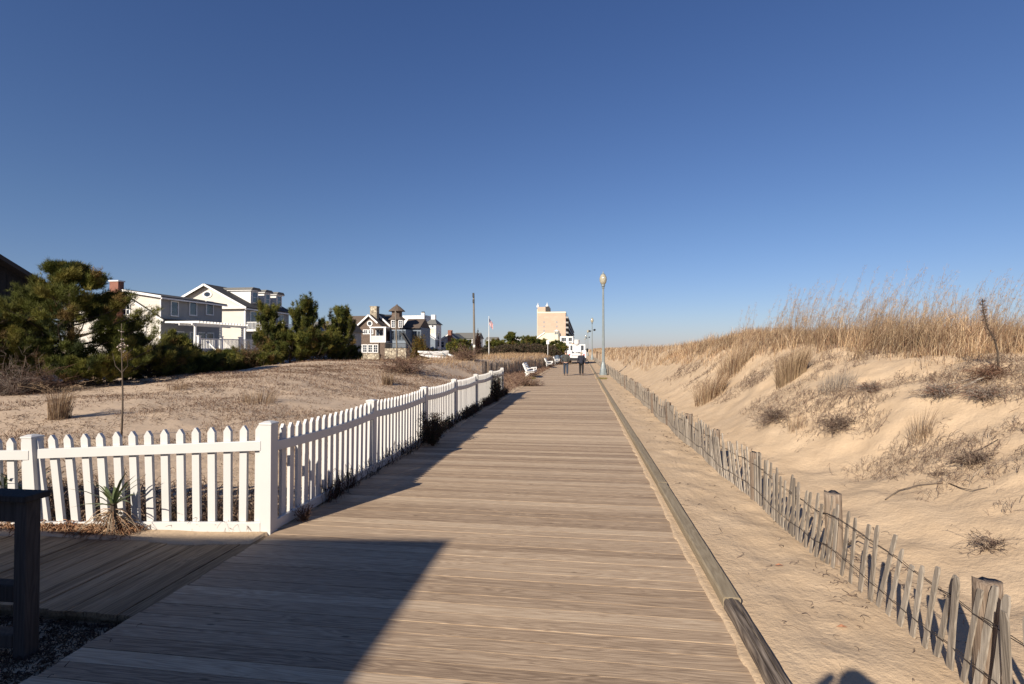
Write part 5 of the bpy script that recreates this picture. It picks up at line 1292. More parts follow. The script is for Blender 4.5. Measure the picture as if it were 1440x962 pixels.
x, y = at(352, 27.6); bare_shrub('bare_shrub', 'russet bare shrub with pale stems between the pines', 'shrub', x, y, 2.0, .75, 150, [(.15, .08, .04), (.10, .055, .03), (.22, .16, .09), (.07, .07, .02)], 3, .012, split=8)
x, y = at(20, 15.6); bare_shrub('bare_shrub', 'grey tangled bare shrub at the left edge above the sand', 'shrub', x, y, 1.1, 1.3, 150, [(.16, .12, .10), (.22, .18, .15), (.10, .06, .045)], 4, .007, split=6)
x, y = at(62, 16.3); bare_shrub('bare_shrub', 'reddish brown scrub left of the tan grass clump under the tallest pine', 'shrub', x, y, .65, 1.2, 130, [(.16, .09, .06), (.10, .06, .045)], 5, .007, split=6)
for i, (px, py, H, Rr, lab) in enumerate(((655, 497, 1.0, 1.6, 'reddish tan bush in front of the utility pole'), (565, 512, .55, 1.8, 'purplish brown scrub below the stone wall'), (790, 503, .6, 1.2, 'reddish shrub behind the far bins'), (742, 533, .5, .8, 'dry red brown scrub at the foot of the tall slat fence'))):
    x, y, z = spot(px, py + 10); bare_shrub('bare_shrub', lab, 'shrub', x, y, H, Rr, 160, [(.20, .12, .085), (.13, .075, .06), (.26, .18, .12)], 10 + i, .012, split=6)

# ---- sapling with pale dead leaves
sx_, sy_, sz_ = spot(172, 615)
sp_ = thing('sapling', 'thin bare sapling with a few pale dead leaves behind the white fence', 'sapling', (sx_, sy_, sz_))
dS = math.hypot(sx_, sy_); dS = dS * math.cos(math.atan2(-sx_, sy_) - YAW); hT = zat(455, dS)
MB().tube([(sx_ + .02 * math.sin(5 * f), sy_, sz_ + (hT - sz_) * f) for f in np.linspace(0, 1, 9)], [.019 - .013 * f for f in np.linspace(0, 1, 9)], 6).build('trunk', 'bark', sp_, smooth=True)
zz = lambda py: zat(py, dS)
mb = MB()
for p1, q0, q1, dy in ((152, 524, 497, .1), (189, 524, 498, -.15), (163, 497, 485, .05), (181, 505, 490, .1)):
    xx, yy = at(p1, dS); mb.tube([(sx_, sy_, zz(q0)), ((sx_ * 1.2 + xx) / 2.2, (sy_ + yy) / 2, zz(q0 - (q0 - q1) * .35)), (xx, yy + dy, zz(q1))], [.010, .007, .004], 5)
mb.build('branch', 'bark', sp_)
rr_ = random.Random(5)
for k in range(22):
    px = rr_.gauss(171, 4.0); py = rr_.gauss(487, 5) if k > 3 else rr_.gauss(467, 2)
    xx, yy = at(px, dS + rr_.uniform(-.1, .1)); M = Matrix.Translation((xx, yy, zz(py))) @ Matrix.Rotation(rr_.uniform(0, 6), 4, 'Z') @ Matrix.Rotation(rr_.uniform(-1, 1), 4, 'X')
    mb = MB(); mb.add([M @ Vector(p) for p in ((-.026, 0, 0), (0, .008, -.018), (.03, 0, -.005), (.008, -.008, .018), (0, .018, 0))], [(0, 1, 4), (1, 2, 4), (2, 3, 4), (3, 0, 4)])
    mb.build('leaf', 'pale_leaf', sp_)

# ---- grasses
GC = [(.46, .325, .195), (.56, .42, .26), (.35, .23, .14), (.63, .50, .35), (.27, .165, .105), (.17, .10, .065)]
def grass_obj(name, P, H, W, lean, cols, kind=None, seg=3, w=None, parent=None, loc=None, jit=.14, clumpy=None):
    V, L, S, k = blades_geo(P, H, W, lean, seg)
    T = tint_mix(len(P), cols, w, jit)
    if clumpy is not None: T = T * (1 + .9 * fbm(P[:, 0] / .45, P[:, 1] / .45, 69, 2))[:, None] * np.array([1, .97, .93])
    o = np_mesh(name, V, L, S, 'grass', parent, loc, tint=np.repeat(np.clip(T, 0, 1), k, 0))
    if kind: tag(o, kind=kind)
    return o
def scatter(n, x0, x1, y0, y1, dens):
    X = RNG.uniform(x0, x1, n); Y = y0 * (y1 / y0) ** RNG.uniform(0, 1, n) if y0 > 0 else RNG.uniform(y0, y1, n)
    keep = RNG.uniform(0, 1, n) < dens(X, Y); X = X[keep]; Y = Y[keep]
    return np.stack([X, Y, terrain(X, Y) - .02], 1)
# tall dune grass on the crest at right (leans to the right, wind from inland)
def dens_crest(X, Y):
    edge = np.interp(Y, [4, 6, 8, 10, 12, 14, 18, 24, 40, 90], [7.9, 7.5, 6.9, 6.2, 5.3, 5.2, 4.6, 4.1, 3.6, 3.4])
    c = sst(-.5, .8, X - edge + 1.5 * fbm(X / 1.3, Y / 1.7, 61, 2) + .9 * fbm(X / .35, Y / .35, 68, 2))
    cl = .35 + .65 * sst(-.25, .15, fbm(X / .5, Y / .5, 62, 2))
    return c * cl
P = scatter(230000, 4.2, 15, 3.5, 30, dens_crest)
dist = np.hypot(P[:, 0], P[:, 1])
tallq = np.interp(P[:, 1], [4, 7.5, 8.8, 9.8, 10.6, 12.5, 15, 19, 30], [.33, .38, .47, .74, .90, .82, .52, .40, .37]) * np.interp(P[:, 0] / P[:, 1], [.5, .62, .76, .9], [1, 1, .62, .5]) * (.55 + .45 * sst(-.3, .8, P[:, 0] - np.interp(P[:, 1], [8, 12, 18, 24, 40], [6.9, 5.3, 4.6, 4.1, 3.6])))
H = tallq * RNG.uniform(.3, 1.15, len(P)) * (1 + 1.15 * fbm(P[:, 0] / .75, P[:, 1] / .75, 64, 2))
ang = RNG.normal(.3, 1.3, len(P)) + 2.5 * vnoise(P[:, 0] / .5, P[:, 1] / .5, 67); amt = RNG.uniform(.05, .95, len(P)) ** 1.2
o = grass_obj('dune_grass', P, H, .0035 + .00030 * dist, np.stack([np.cos(ang) * amt, np.sin(ang) * amt], 1), GC, 'stuff', clumpy=P)
tag(o, 'tan dune grass covering the crest of the right dune', 'grass')
P = scatter(60000, 3.5, 26, 30, 240, lambda X, Y: sst(-.3, .5, X - 3.6 + 1.0 * fbm(X / 2, Y / 3, 63, 2)) * .9)
dist = np.hypot(P[:, 0], P[:, 1]); ang = RNG.normal(.35, .9, len(P)); amt = RNG.uniform(.05, .5, len(P))
o = grass_obj('dune_grass', P, RNG.uniform(.3, .62, len(P)), .0045 + .0005 * dist, np.stack([np.cos(ang) * amt, np.sin(ang) * amt], 1), GC, 'stuff', 2)
tag(o, 'far band of tan dune grass beyond the nearer crest', 'grass')
# seed stalks reaching above the crest grass
def stalks(n, region, hr, name, label, cols, seed):
    rg = np.random.default_rng(seed); P = region(n, rg); n = len(P); h = rg.uniform(*hr, n) * (.55 + .9 * rg.uniform(0, 1, n) ** 2) ; a = rg.normal(.2, .5, n); am = rg.uniform(.12, .42, n)
    K = 6; q = np.linspace(0, 1, K); S_ = P[:, None, :] + np.stack([np.outer(np.cos(a) * am * h, q ** 2), np.outer(np.sin(a) * am * h, q ** 2), np.outer(h, q)], 2)
    dist = np.hypot(P[:, 0], P[:, 1]); rad = (.0013 + .00010 * dist)[:, None] * np.linspace(1, .5, K)
    V1, L1, F1, k1 = strands_geo(S_, rad)
    # feathery seed heads: tufts along the last third
    m_ = 9; qh = rg.uniform(.72, 1.0, (n, m_)); kk = np.minimum((qh * (K - 1)).astype(int), K - 2); fr = (qh * (K - 1) - kk)[..., None]
    ii = np.arange(n)[:, None]; c = (S_[ii, kk] * (1 - fr) + S_[ii, kk + 1] * fr).reshape(-1, 3)
    dr = unit(S_[:, -1] - S_[:, -2])[:, None, :].repeat(m_, 1).reshape(-1, 3)
    V2, L2, F2, k2 = tufts_geo(c, dr, np.full(len(c), .055), 3, .006, .35)
    tn = np.concatenate([np.repeat(tint_mix(n, cols), k1, 0), np.repeat(tint_mix(len(c), cols), k2, 0)])
    o = np_mesh(name, np.concatenate([V1, V2]), np.concatenate([L1, L2 + len(V1)]), np.concatenate([F1, F2]), 'grass', tint=tn); tag(o, label, 'grass', kind='stuff'); return o
def reg(n, rg):
    X = rg.uniform(4.6, 13, n); Y = rg.uniform(7.8, 17, n); k = rg.uniform(0, 1, n) < dens_crest(X, Y) * sst(-.1, .25, vnoise(X / 1.1, Y / 1.1, 66)); k &= rg.uniform(0, 1, n) < np.interp(X / Y, [.5, .66, .78], [1, 1, .25])
    X, Y = X[k], Y[k]
    return np.stack([X, Y, terrain(X, Y)], 1)
stalks(9500, reg, (.85, 1.35), 'seed_stalks', 'tall feathery seed stalks rising from the dune grass against the sky', [(.42, .30, .19), (.52, .38, .25), (.30, .20, .13)], 9)

# single clumps of grass that stand apart
def clump(label, px, py, H, Rr, n, cols=GC, lean=.3, w=.006, group=None, seed=0, stalk=0):
    x, y, z = spot(px, py); rg = np.random.default_rng(seed + px)
    a = rg.uniform(0, 2 * PI, n); r_ = Rr * rg.uniform(0, 1, n) ** .6; X = x + np.cos(a) * r_; Y = y + np.sin(a) * r_
    P = np.stack([X, Y, terrain(X, Y) - .02], 1); am = rg.uniform(.05, lean, n)
    V, L, S, k = blades_geo(P, H * rg.uniform(.4, 1.1, n), np.full(n, w), np.stack([np.cos(a) * am * .8 + .08, np.sin(a) * am * .8], 1), 4)
    t = np_mesh('grass_clump', V, L, S, 'grass', loc=(x, y, z), tint=np.repeat(tint_mix(n, cols), k, 0)); tag(t, label, 'grass clump', group)
    if stalk:
        q = np.linspace(0, 1, 8); a = rg.uniform(-.6, .9, stalk); h = H * rg.uniform(1.2, 1.75, stalk); am = rg.uniform(.3, .9, stalk)
        S_ = np.array([x, y, z])[None, None, :] + np.stack([np.outer(np.cos(a) * am * h * rg.choice([-1, 1], stalk), q ** 2.5), np.outer(np.sin(a) * am * h, q ** 2.5), np.outer(h, q - .28 * q ** 3)], 2)
        V1, L1, F1, k1 = strands_geo(S_, np.full((stalk, 8), .0035)); c = S_[:, 5:, :].reshape(-1, 3).repeat(4, 0) + rg.normal(0, .02, (stalk * 12, 3))
        V2, L2, F2, k2 = tufts_geo(c, unit(rg.normal(size=c.shape) + [0, 0, .5]), np.full(len(c), .06), 4, .008, .6)
        np_mesh('seed_stalk', np.concatenate([V1, V2]), np.concatenate([L1, L2 + len(V1)]), np.concatenate([F1, F2]), 'grass', t, tint=np.tile(np.array(cols[1]), (len(V1) + len(V2), 1)))
    return t
DK = [(.25, .165, .10), (.34, .24, .15), (.17, .11, .075), (.42, .31, .20)]
clump('upright brown tan grass clump on the left sand under the tallest pine', 85, 589, .72, .20, 420, DK, .35, .007, None, 1, 7)
clump('dense dark based grass clump below the crest grass at right', 1112, 533, .72, .30, 1500, DK + GC[:2], .5, .0045, 'grass clumps on the right dune slope')
clump('loose tan grass clump on the slope above the slat fence, lowest of them', 998, 560, .62, .42, 1000, GC, .7, .006, 'grass clumps on the right dune slope')
clump('tan grass clump running up to the crest left of the dense dark based one', 1032, 520, .7, .46, 1000, GC, .65, .006, 'grass clumps on the right dune slope')
clump('thin pale grass clump on the bare sand slope, below the dense dark based one', 1118, 604, .34, .14, 110, GC, .35, .004, 'grass clumps on the right dune slope')
clump('grey wispy grass clump right of the dense dark based one', 1176, 548, .38, .30, 300, [(.30, .26, .22), (.38, .33, .27), (.22, .18, .15)], .6, .004, 'grass clumps on the right dune slope')
clump('sparse upright grass clump in the middle of the dry creeping plants', 1294, 618, .40, .14, 120, DK, .4, .004, 'grass clumps on the right dune slope')
clump('dark grass clump behind the white fence in the left dune hollow', 545, 541, .55, .22, 240, DK, .4, .012, 'grass clumps on the left dune')
clump('tan grass clump left of the middle of the left dune', 365, 565, .38, .5, 260, DK, .6, .009, 'grass clumps on the left dune')
clump('pale grass tuft on the sand crest at left', 250, 548, .30, .3, 160, DK, .6, .007, 'grass clumps on the left dune')
clump('yellow green grass tuft at the near end of the first white bench', 744, 533, .20, .5, 260, [(.28, .23, .06), (.22, .19, .06), (.36, .28, .12)], .7, .018)
clump('yellow green grass tuft at the base of the nearest lamp post', 846, 533, .16, .35, 200, [(.28, .23, .06), (.22, .19, .06), (.40, .32, .16)], .7, .018)

# low dry growth on the left dune and far left meadow
LG = [(.22, .135, .09), (.30, .20, .13), (.14, .085, .06), (.38, .27, .18), (.18, .10, .07)]
def dens_left(X, Y):
    d = -X - 3.3; band = sst(-.04, .24, fbm(X / 2.4, Y / 1.6, 71, 3) + .22 * sst(8, 24, Y) - .16 * sst(14, 4, -X) * sst(16, 8, Y))
    return band * sst(.3, 1.5, d) * sst(5.3, 7, Y) * sst(19.0, 14, np.abs(X) * .35 + 8)
P = scatter(130000, -26, -3.6, 5.6, 34, dens_left)
dist = np.hypot(P[:, 0], P[:, 1]); a = RNG.uniform(0, 2 * PI, len(P)); am = RNG.uniform(.3, 1.3, len(P))
o = grass_obj('dry_groundcover', P, RNG.uniform(.04, .14, len(P)) * (1 + .3 * sst(15, 25, P[:, 1])), .004 + .0006 * dist, np.stack([np.cos(a) * am, np.sin(a) * am], 1), LG, 'stuff', 2)
tag(o, 'low reddish tan dry growth over the left dune', 'ground cover')
P = scatter(90000, -60, -3.9, 30, 130, lambda X, Y: (.45 + .55 * sst(-.1, .2, fbm(X / 3, Y / 5, 72))) * sst(0, 1.2, -X - np.interp(Y, [30, 38, 46, 60, 130], [7.2, 5.4, 4.6, 4.1, 4.0])))
dist = np.hypot(P[:, 0], P[:, 1]); a = RNG.normal(.3, 1.2, len(P)); am = RNG.uniform(.1, .8, len(P))
o = grass_obj('meadow_grass', P, RNG.uniform(.15, .55, len(P)) * np.interp(dist, [30, 50, 90], [.7, 1, 1.0]), .005 + .0005 * dist, np.stack([np.cos(a) * am, np.sin(a) * am], 1), [(.40, .275, .15), (.50, .355, .205), (.30, .19, .11), (.26, .155, .10), (.44, .31, .19)], 'stuff', 2)
tag(o, 'tan meadow grass between the tall slat fence and the far houses', 'grass')

# dry creeping plants, twigs and wrack on the sand
TC_ = [(.17, .115, .085), (.10, .068, .052), (.26, .19, .14), (.13, .085, .07), (.32, .25, .19)]
def creepers(n, region, name, label, Ln=(.06, .3), rise=.04, thick=.0022, cols=TC_, seed=3, K=6, zoff=.004):
    rg = np.random.default_rng(seed); X, Y = region(n, rg); n = len(X); a = rg.uniform(0, 2 * PI, n); L_ = rg.uniform(*Ln, n)
    da = rg.normal(0, .7, (n, K)).cumsum(1) + a[:, None]; st = (L_ / K)[:, None]
    PX = X[:, None] + np.cumsum(np.cos(da) * st, 1); PY = Y[:, None] + np.cumsum(np.sin(da) * st, 1)
    PZ = terrain(PX.ravel(), PY.ravel()).reshape(n, K); PZ = np.where((PX > -3.1) & (PX < .9), np.maximum(PZ, 0), PZ)
    hump = np.sin(np.linspace(0, PI, K))[None, :] * rg.uniform(0, rise, (n, 1)) + np.linspace(0, 1, K)[None, :] * rg.uniform(-.3, 1, (n, 1)).clip(0) * rise
    Pq = np.stack([PX, PY, PZ + zoff + hump], 2); dist = np.hypot(X, Y)
    V, L, S, k = strands_geo(Pq, ((thick + .00026 * dist) * rg.uniform(.6, 1.4, n))[:, None] * np.linspace(1, .45, K)[None, :])
    o = np_mesh(name, V, L, S, 'twig', tint=np.repeat(tint_mix(n, cols), k, 0)); return tag(o, label, 'ground cover', kind='stuff')
def reg_right(n, rg):
    X = rg.uniform(3.0, 9, n); Y = 2.2 + 20 * rg.uniform(0, 1, n) ** 1.4
    e = X - 2.3
    f = fbm(X / 1.2, Y / 1.4, 81, 3) + .55 * fbm(X / .28, Y / .28, 82, 2)
    for qx, qy, ss, am in ((1300, 640, .5, .5), (1390, 600, .45, .4), (1150, 585, .7, .45), (1225, 665, .3, .35), (1400, 540, .5, .4), (1390, 660, .3, .25), (1060, 590, .9, .25)):
        sx0, sy0, _z = spot(qx, qy); f = f + am * np.exp(-((X - sx0) ** 2 + (Y - sy0) ** 2) / (2 * ss * ss))
    f = f - .15
    k = rg.uniform(0, 1, n) < sst(-.05, .55, f + .12 * sst(5, 7.5, Y) - .04) * sst(.9, 2.0, e) * sst(3.4, 5.0, Y)
    return X[k], Y[k]
creepers(80000, reg_right, 'dry_creepers', 'dark brown dry creeping plants over the sand slope of the right dune', (.04, .22), .09, .0003, [(.26, .18, .125), (.17, .115, .085), (.36, .27, .195), (.20, .135, .10), (.44, .35, .26)], seed=4, K=8)
def reg_strip(n, rg):
    X = rg.uniform(1.25, 2.9, n); Y = 2.5 * (24 / 2.5) ** rg.uniform(0, 1, n)
    k = rg.uniform(0, 1, n) < (.06 + .55 * sst(1.7, 2.1, X) * sst(.0, .3, fbm(X / .5, Y / .9, 83))) ; return X[k], Y[k]
creepers(5200, reg_strip, 'twigs', 'scattered thin dark twigs on the sand beside the kerb', (.02, .18), .02, .0012, seed=5)
def reg_l(n, rg):
    X = -3.5 - 17 * rg.uniform(0, 1, n) ** 1.2; Y = rg.uniform(5.2, 26, n)
    k = rg.uniform(0, 1, n) < .10 + .9 * sst(-.05, .3, fbm(X / 1.6, Y / 1.2, 85, 3)); return X[k], Y[k]
creepers(42000, reg_l, 'dry_creepers', 'brown dry stems and wrack over the sand of the left dune', (.04, .17), .04, .0001, [(.15, .095, .065), (.09, .055, .04), (.26, .18, .12), (.19, .115, .075)], seed=6)
# brown litter behind and below the white fence
def reg_f(n, rg):
    X = rg.uniform(-8.5, -3.4, n); Y = 4.95 + rg.exponential(.55, n); k = rg.uniform(0, 1, n) < sst(7.4, 5.2, Y); return X[k], Y[k]
creepers(6500, reg_f, 'leaf_litter', 'dense dry brown litter on the ground behind the front white pickets', (.05, .22), .09, .0022, [(.15, .09, .06), (.24, .16, .11), (.10, .06, .04), (.34, .24, .17)], seed=7)
def reg_g(n, rg):
    X = np.where(rg.uniform(0, 1, n) < .5, rg.normal(-4.95, .28, n), rg.uniform(-6.8, -4.6, n)); Y = 4.73 + rg.normal(0, .06, n) + (X + 5) * .05; k = (X < -4.5) & (Y > 4.5); return X[k], Y[k]
creepers(1500, reg_g, 'leaf_litter', 'red brown curled leaves heaped along the foot of the front white pickets', (.04, .14), .05, .0035, [(.26, .13, .07), (.36, .20, .11), (.18, .09, .05), (.44, .30, .19)], seed=8)
def reg_h(n, rg):
    X = rg.uniform(-6, -2.95, n); Y = rg.uniform(2.2, 3.3, n); k = (X < -3.16) | (rg.uniform(0, 1, n) < .02); return X[k], Y[k]
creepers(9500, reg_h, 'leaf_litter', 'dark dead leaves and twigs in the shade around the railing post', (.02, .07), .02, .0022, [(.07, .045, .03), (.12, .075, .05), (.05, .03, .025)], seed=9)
# weeds along the shaded foot of the side fence
def reg_w(n, rg):
    Y = rg.uniform(6.0, 21.5, n); X = -3.20 + np.abs(rg.normal(0, .05, n)); k = rg.uniform(0, 1, n) < sst(-.15, .2, fbm(Y / .8, Y * 0, 87)) + .25; return X[k], Y[k]
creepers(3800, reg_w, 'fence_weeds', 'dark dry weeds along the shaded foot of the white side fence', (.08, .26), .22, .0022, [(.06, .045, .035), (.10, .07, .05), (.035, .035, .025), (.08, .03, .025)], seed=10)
def reg_b(n, rg):
    X = rg.uniform(-6, -3.1, n); Y = rg.uniform(21.5, 60, n); return X, Y
creepers(5000, reg_b, 'dry_creepers', 'red brown dry scrub on the sand between the slat fence and the benches', (.15, .5), .20, .003, [(.20, .12, .08), (.13, .075, .06), (.28, .19, .13)], seed=11)

# ---- plants by the fence
def yucca(label, x, y, H, n, seed, dead=40):
    rr_ = random.Random(seed); z0 = max(gz(x, y), -.02); t = thing('yucca', label, 'yucca', (x, y, z0), 'yuccas by the front white pickets')
    MB().tube([(x, y, z0 - .05), (x + .01, y, z0 + H * .25), (x, y, z0 + H * .42)], [.03, .034, .028], 8).build('stem', 'bark', t)
    mb = MB()
    for i in range(n):
        a = i * 2.4 + rr_.uniform(-.2, .2); el = rr_.uniform(.35, 1.35); L = H * rr_.uniform(.45, .68); s_ = Vector((-math.sin(a), math.cos(a), 0)); rows = []
        for q, w in ((0, .011), (.3, .018), (.65, .013), (1, .001)):
            e2 = el - .35 * q; c = Vector((x, y, z0 + H * .38)) + Vector((math.cos(a) * math.cos(e2), math.sin(a) * math.cos(e2), math.sin(e2))) * L * q
            rows += [c - s_ * w, c - Vector((0, 0, w * .35)), c + s_ * w, c + Vector((0, 0, w * .1))]
        mb.add(rows, [(j * 4 + k, j * 4 + (k + 1) % 4, j * 4 + 4 + (k + 1) % 4, j * 4 + 4 + k) for j in range(3) for k in range(4)] + [(3, 2, 1, 0)])
    mb.build('leaf_rosette', 'yucca_green', t)
    rg = np.random.default_rng(seed); K = 6; q = np.linspace(0, 1, K); a = rg.uniform(0, 2 * PI, dead); Ld = rg.uniform(.15, .42, dead)
    P = np.stack([x + np.outer(np.cos(a) * Ld, q ** .7), y + np.outer(np.sin(a) * Ld * .6, q ** .7), z0 + H * .33 * (1 - q ** 2)[None, :] * rg.uniform(.4, 1, (dead, 1)) + .01], 2)
    V, L, S, k = strands_geo(P, np.full((dead, 1), .005) * np.linspace(1, .3, K)[None, :]); np_mesh('dead_leaves', V, L, S, 'twig', t, tint=np.repeat(tint_mix(dead, [(.34, .24, .16), (.25, .15, .09), (.42, .33, .23)]), k, 0))
plain('yucca_green', (.12, .15, .06), .5, var=.5, scale=14)
x, y = at(162, 5.27); yucca('yucca with green blades and dead skirt, between the pickets right of the leaning post', x, y, .72, 17, 1, 70)
x, y = at(40, 5.62); yucca('yucca half hidden by the dark handrail left of the leaning post', x, y, .78, 18, 2, 20)
x, y = at(4, 5.62); yucca('yucca at the very left edge behind the pickets', x, y, .7, 16, 3, 20)
DG = [(.035, .035, .020), (.06, .04, .03), (.09, .045, .035), (.025, .03, .018)]
for px, dd, H, Rr, n_, lab in ((598, 9.6, .66, .34, 90, 'dark branching weed against the middle of the white side fence'), (693, 18.0, 1.0, .42, 110, 'dark upright shrub near the far end of the white side fence')):
    x, y = at(px, dd); x = max(x, -3.05) if dd < 12 else -3.0
    y = dd * 1.0 + .2
    t = thing('weed_shrub', lab, 'shrub', (x, y, 0))
    rg = np.random.default_rng(int(px)); K = 7; q = np.linspace(0, 1, K); a = rg.uniform(0, 2 * PI, n_); rr2 = Rr * rg.uniform(.1, 1, n_); hh = H * rg.uniform(.3, 1, n_)
    P = np.stack([x + np.outer(np.cos(a) * rr2 * .7, q), y + np.outer(np.sin(a) * rr2, q), np.outer(hh, q)], 2) + rg.normal(0, .01, (n_, K, 3)).cumsum(1)
    V, L, S, k = strands_geo(P, np.full((n_, 1), .0045) * np.linspace(1, .4, K)[None, :]); np_mesh('stem', V, L, S, 'twig', t, tint=np.repeat(tint_mix(n_, DG), k, 0))
    c = P[:, 2:, :].reshape(-1, 3).repeat(6, 0) + rg.normal(0, .02, (n_ * 30, 3)); V, L, S, k = tufts_geo(c, unit(rg.normal(size=c.shape) + [0, 0, 1]), np.full(len(c), .05), 3, .011, .8)
    np_mesh('foliage', V, L, S, 'leaf', t, tint=np.repeat(tint_mix(len(c), DG), k, 0))
x, y = at(418, 5.95); bare_shrub('dried_plant', 'small dried brown plant just behind the corner post of the white fence', 'plant', -3.05, 5.35, .26, .12, 50, [(.16, .09, .06), (.10, .06, .04)], 17, .004, z=0)

# ---- dried plants on the right crest
def mound(px, py, H, Rr, n_, lab, seed, cols):
    x, y, z = spot(px, py); bare_shrub('dried_shrub', lab, 'dried shrub', x, y, H, Rr, n_, cols, seed, .0035, droop=.75, split=5, group='dried shrubs on the right sand crest')
GB = [(.24, .195, .16), (.34, .285, .24), (.14, .10, .08), (.28, .16, .11)]
mound(1322, 556, .28, .30, 240, 'grey brown dried shrub mound on the bare crest sand, left one', 31, GB)
mound(1386, 560, .24, .28, 200, 'dark grey dried shrub mound under the tall dead stalk', 32, GB)
mound(1395, 532, .30, .34, 220, 'red brown dried shrub around the foot of the tall dead stalk', 33, [(.20, .10, .065), (.13, .075, .055), (.30, .19, .12)])
mound(1368, 650, .18, .26, 160, 'dense small dried plant beside fallen red stems on the slope', 34, TC_)
mound(1318, 668, .10, .10, 60, 'single little grey dried tuft lowest on the bare slope', 35, TC_)
mound(1225, 550, .22, .35, 160, 'purplish grey dried shrub below the crest grass', 36, GB)
mound(1180, 600, .18, .40, 200, 'brown matted dried shrub in the middle of the slope', 37, TC_)
mound(1090, 588, .16, .45, 220, 'brown matted dried shrub just left of the thin pale grass clump', 38, TC_)
mound(1388, 770, .22, .22, 60, 'curled dry plant just behind the nearest fence post', 39, TC_)
# tall dead stalk
x, y, z = spot(1404, 526); dd = y * CY - x * SY_ + 0.0; dd = (x * (-SY_) + y * CY)
st_ = thing('dead_stalk', 'tall dark dead plant stalk with knobbly tip rising above the crest grass', 'dead plant', (x, y, z))
pts = [at(p, dd) + (zat(q, dd),) for p, q in ((1404, 530), (1403, 495), (1399, 478), (1389, 460), (1384, 440), (1382, 420))]
MB().tube(pts, [.014, .013, .013, .011, .009, .005], 7).build('stem', 'bark', st_, smooth=True)
rg = np.random.default_rng(8); c = []
for a_, b_ in zip(pts[2:], pts[3:]):
    for f in np.linspace(0, 1, 70): c.append(np.array(a_) * (1 - f) + np.array(b_) * f)
c = np.array(c); c += rg.normal(0, .007, c.shape); V, L, S, k = tufts_geo(c, unit(rg.normal(size=c.shape)), np.full(len(c), .026), 4, .009, 1.0)
np_mesh('seed_head', V, L, S, 'twig', st_, tint=np.repeat(tint_mix(len(c), [(.16, .105, .075), (.24, .17, .12), (.10, .065, .05)]), k, 0))
mb = MB(); rr_ = random.Random(4)
for k in range(9): a = rr_.uniform(2.4, 3.6); L_ = rr_.uniform(.3, .75); mb.tube([(x, y, z + .05), (x + math.cos(a) * L_ * .5, y + math.sin(a) * L_ * .3, gz(x + math.cos(a) * L_ * .5, y + math.sin(a) * L_ * .3) + .07), (x + math.cos(a) * L_, y + math.sin(a) * L_ * .5, gz(x + math.cos(a) * L_, y + math.sin(a) * L_ * .5) + .01)], [.008, .006, .003], 5)
mb.build('dry_stem', 'slat_wood', st_)
# thin stalks on the hump skyline
for i, (px, q0, q1) in enumerate(((1044, 478, 437), (1050, 478, 462), (1092, 476, 459))):
    x, y = at(px, 15.5); z = gz(x, y)
    bare_shrub('dead_weed', ('thin curved dead weed stem against the sky, leftmost on the dune skyline', 'short dead weed close beside the thin curved stem on the skyline', 'small dark dead weed standing among the crest grass against the sky')[i], 'weed', x, y, zat(q1, 15.5) - z, .05 if i < 2 else .12, 2 if i < 2 else 9, [(.16, .11, .08)], 50 + i, .006, droop=0, split=3)
# driftwood sticks
def stick(lab, pp, r_, lift=.02):
    P3 = [spot(px, py) for px, py in pp]; o = MB().tube([(x, y, z + lift * (1 if 0 < i < len(P3) - 1 else .4)) for i, (x, y, z) in enumerate(P3)], [r_ * (1 - .5 * i / len(P3)) for i in range(len(P3))], 6).build('stick', 'bark', loc=P3[0], smooth=True)
    tag(o, lab, 'stick', 'sticks lying on the right sand slope')
stick('long curved stick lying low on the right sand slope', [(1243, 703), (1262, 692), (1290, 684), (1322, 681)], .008)
stick('thin bent stick right of the long curved one', [(1332, 680), (1348, 690), (1366, 693), (1386, 688)], .006)
stick('stick resting on the slats beside the second nearest fence post', [(1190, 775), (1205, 777), (1232, 779)], .009, .16)
stick('fallen reddish stems lying from the dense small dried plant', [(1362, 640), (1380, 634), (1402, 620)], .005, .03)
# brown leaves on the strip
for i, (px, py) in enumerate(((1180, 881), (1093, 796))):
    x, y, z = spot(px, py); mb = MB(); mb.add([(x - .035, y, z + .008), (x, y - .018, z + .02), (x + .04, y, z + .008), (x, y + .018, z + .018), (x, y, z + .028)], [(0, 1, 4), (1, 2, 4), (2, 3, 4), (3, 0, 4)])
    tag(mb.build('dead_leaf', 'leaf_orange', loc=(x, y, z)) if 'leaf_orange' in MATS else (plain('leaf_orange', (.42, .19, .10), .8), mb.build('dead_leaf', 'leaf_orange', loc=(x, y, z)))[1], ('orange brown dead leaf lying alone on the sand near the slats', 'small brown dead leaf on the sand beside the kerb, farther one')[i], 'leaf')

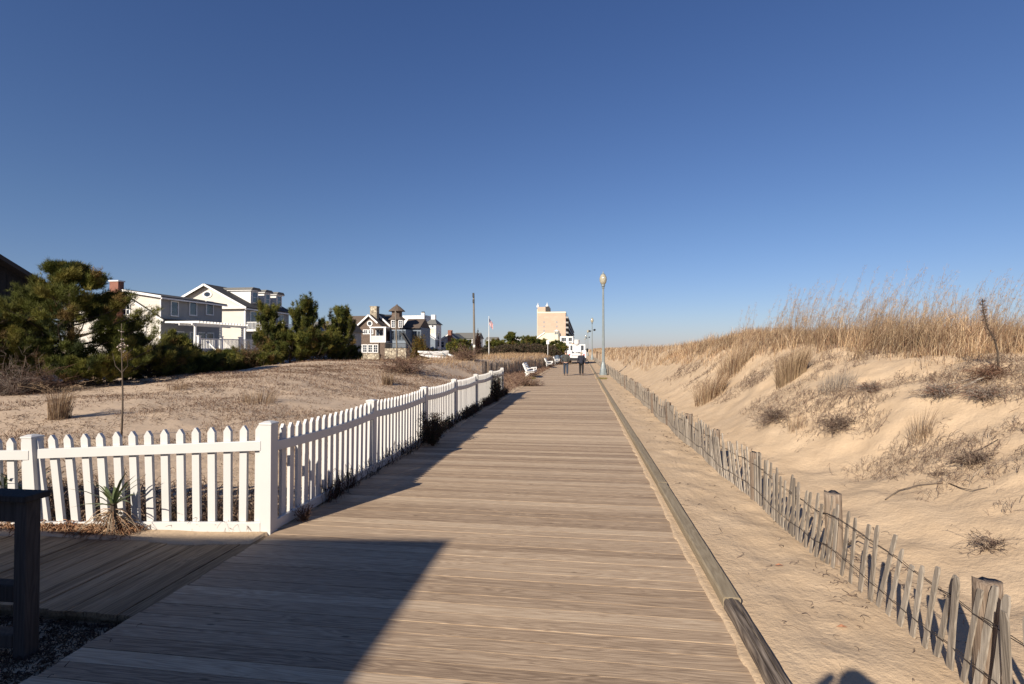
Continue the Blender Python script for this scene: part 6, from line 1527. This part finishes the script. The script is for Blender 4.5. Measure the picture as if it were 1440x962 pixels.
# ================================================================== sky, sun, camera
SUN_EL = R(27.0); SUN_AZ = R(180 + 24.8)
w = bpy.data.worlds.new('World'); SC.world = w; w.use_nodes = True
nt = w.node_tree; nt.nodes.clear(); out = nt.nodes.new('ShaderNodeOutputWorld'); bg = nt.nodes.new('ShaderNodeBackground')
sky = nt.nodes.new('ShaderNodeTexSky'); sky.sky_type = 'NISHITA'; sky.sun_disc = False; sky.sun_elevation = SUN_EL; sky.sun_rotation = SUN_AZ
sky.altitude = 0; sky.air_density = 1.0; sky.dust_density = .2; sky.ozone_density = 2.2
gc_ = nt.nodes.new('ShaderNodeTexCoord'); sz_n = nt.nodes.new('ShaderNodeSeparateXYZ'); nt.links.new(gc_.outputs['Generated'], sz_n.inputs[0])
tn_ = ramp(nt, sz_n.outputs[2], [(0, (.60, .63, .93)), (.06, (.63, .68, .93)), (.22, (.62, .71, .93)), (.6, (.56, .70, 1.03))])
nt.links.new(mixc(nt, 1.0, sky.outputs[0], tn_, 'MULTIPLY'), bg.inputs[0]); bg.inputs[1].default_value = .063; nt.links.new(bg.outputs[0], out.inputs[0])
L_ = bpy.data.lights.new('sun', 'SUN'); L_.energy = 5.0; L_.angle = R(.53); L_.color = (1.0, .90, .76)
so = bpy.data.objects.new('sun', L_); COL.objects.link(so)
dv = Vector((math.sin(SUN_AZ) * math.cos(SUN_EL), math.cos(SUN_AZ) * math.cos(SUN_EL), math.sin(SUN_EL)))
so.rotation_euler = dv.to_track_quat('Z', 'Y').to_euler(); so.location = (-10, -20, 30)
cam = bpy.data.cameras.new('camera'); cam.lens = 18; cam.sensor_width = 36; cam.clip_start = .05; cam.clip_end = 12000
co = bpy.data.objects.new('camera', cam); COL.objects.link(co); co.location = (0, 0, CAM_H)
co.rotation_euler = (R(90) + math.atan(10 / 720), 0, YAW); SC.camera = co
vs = SC.view_settings; vs.view_transform = 'Standard'; vs.look = 'None'; vs.exposure = .6; vs.gamma = 1; vs.use_curve_mapping = False
SC.cycles.max_bounces = 6; SC.cycles.transparent_max_bounces = 4
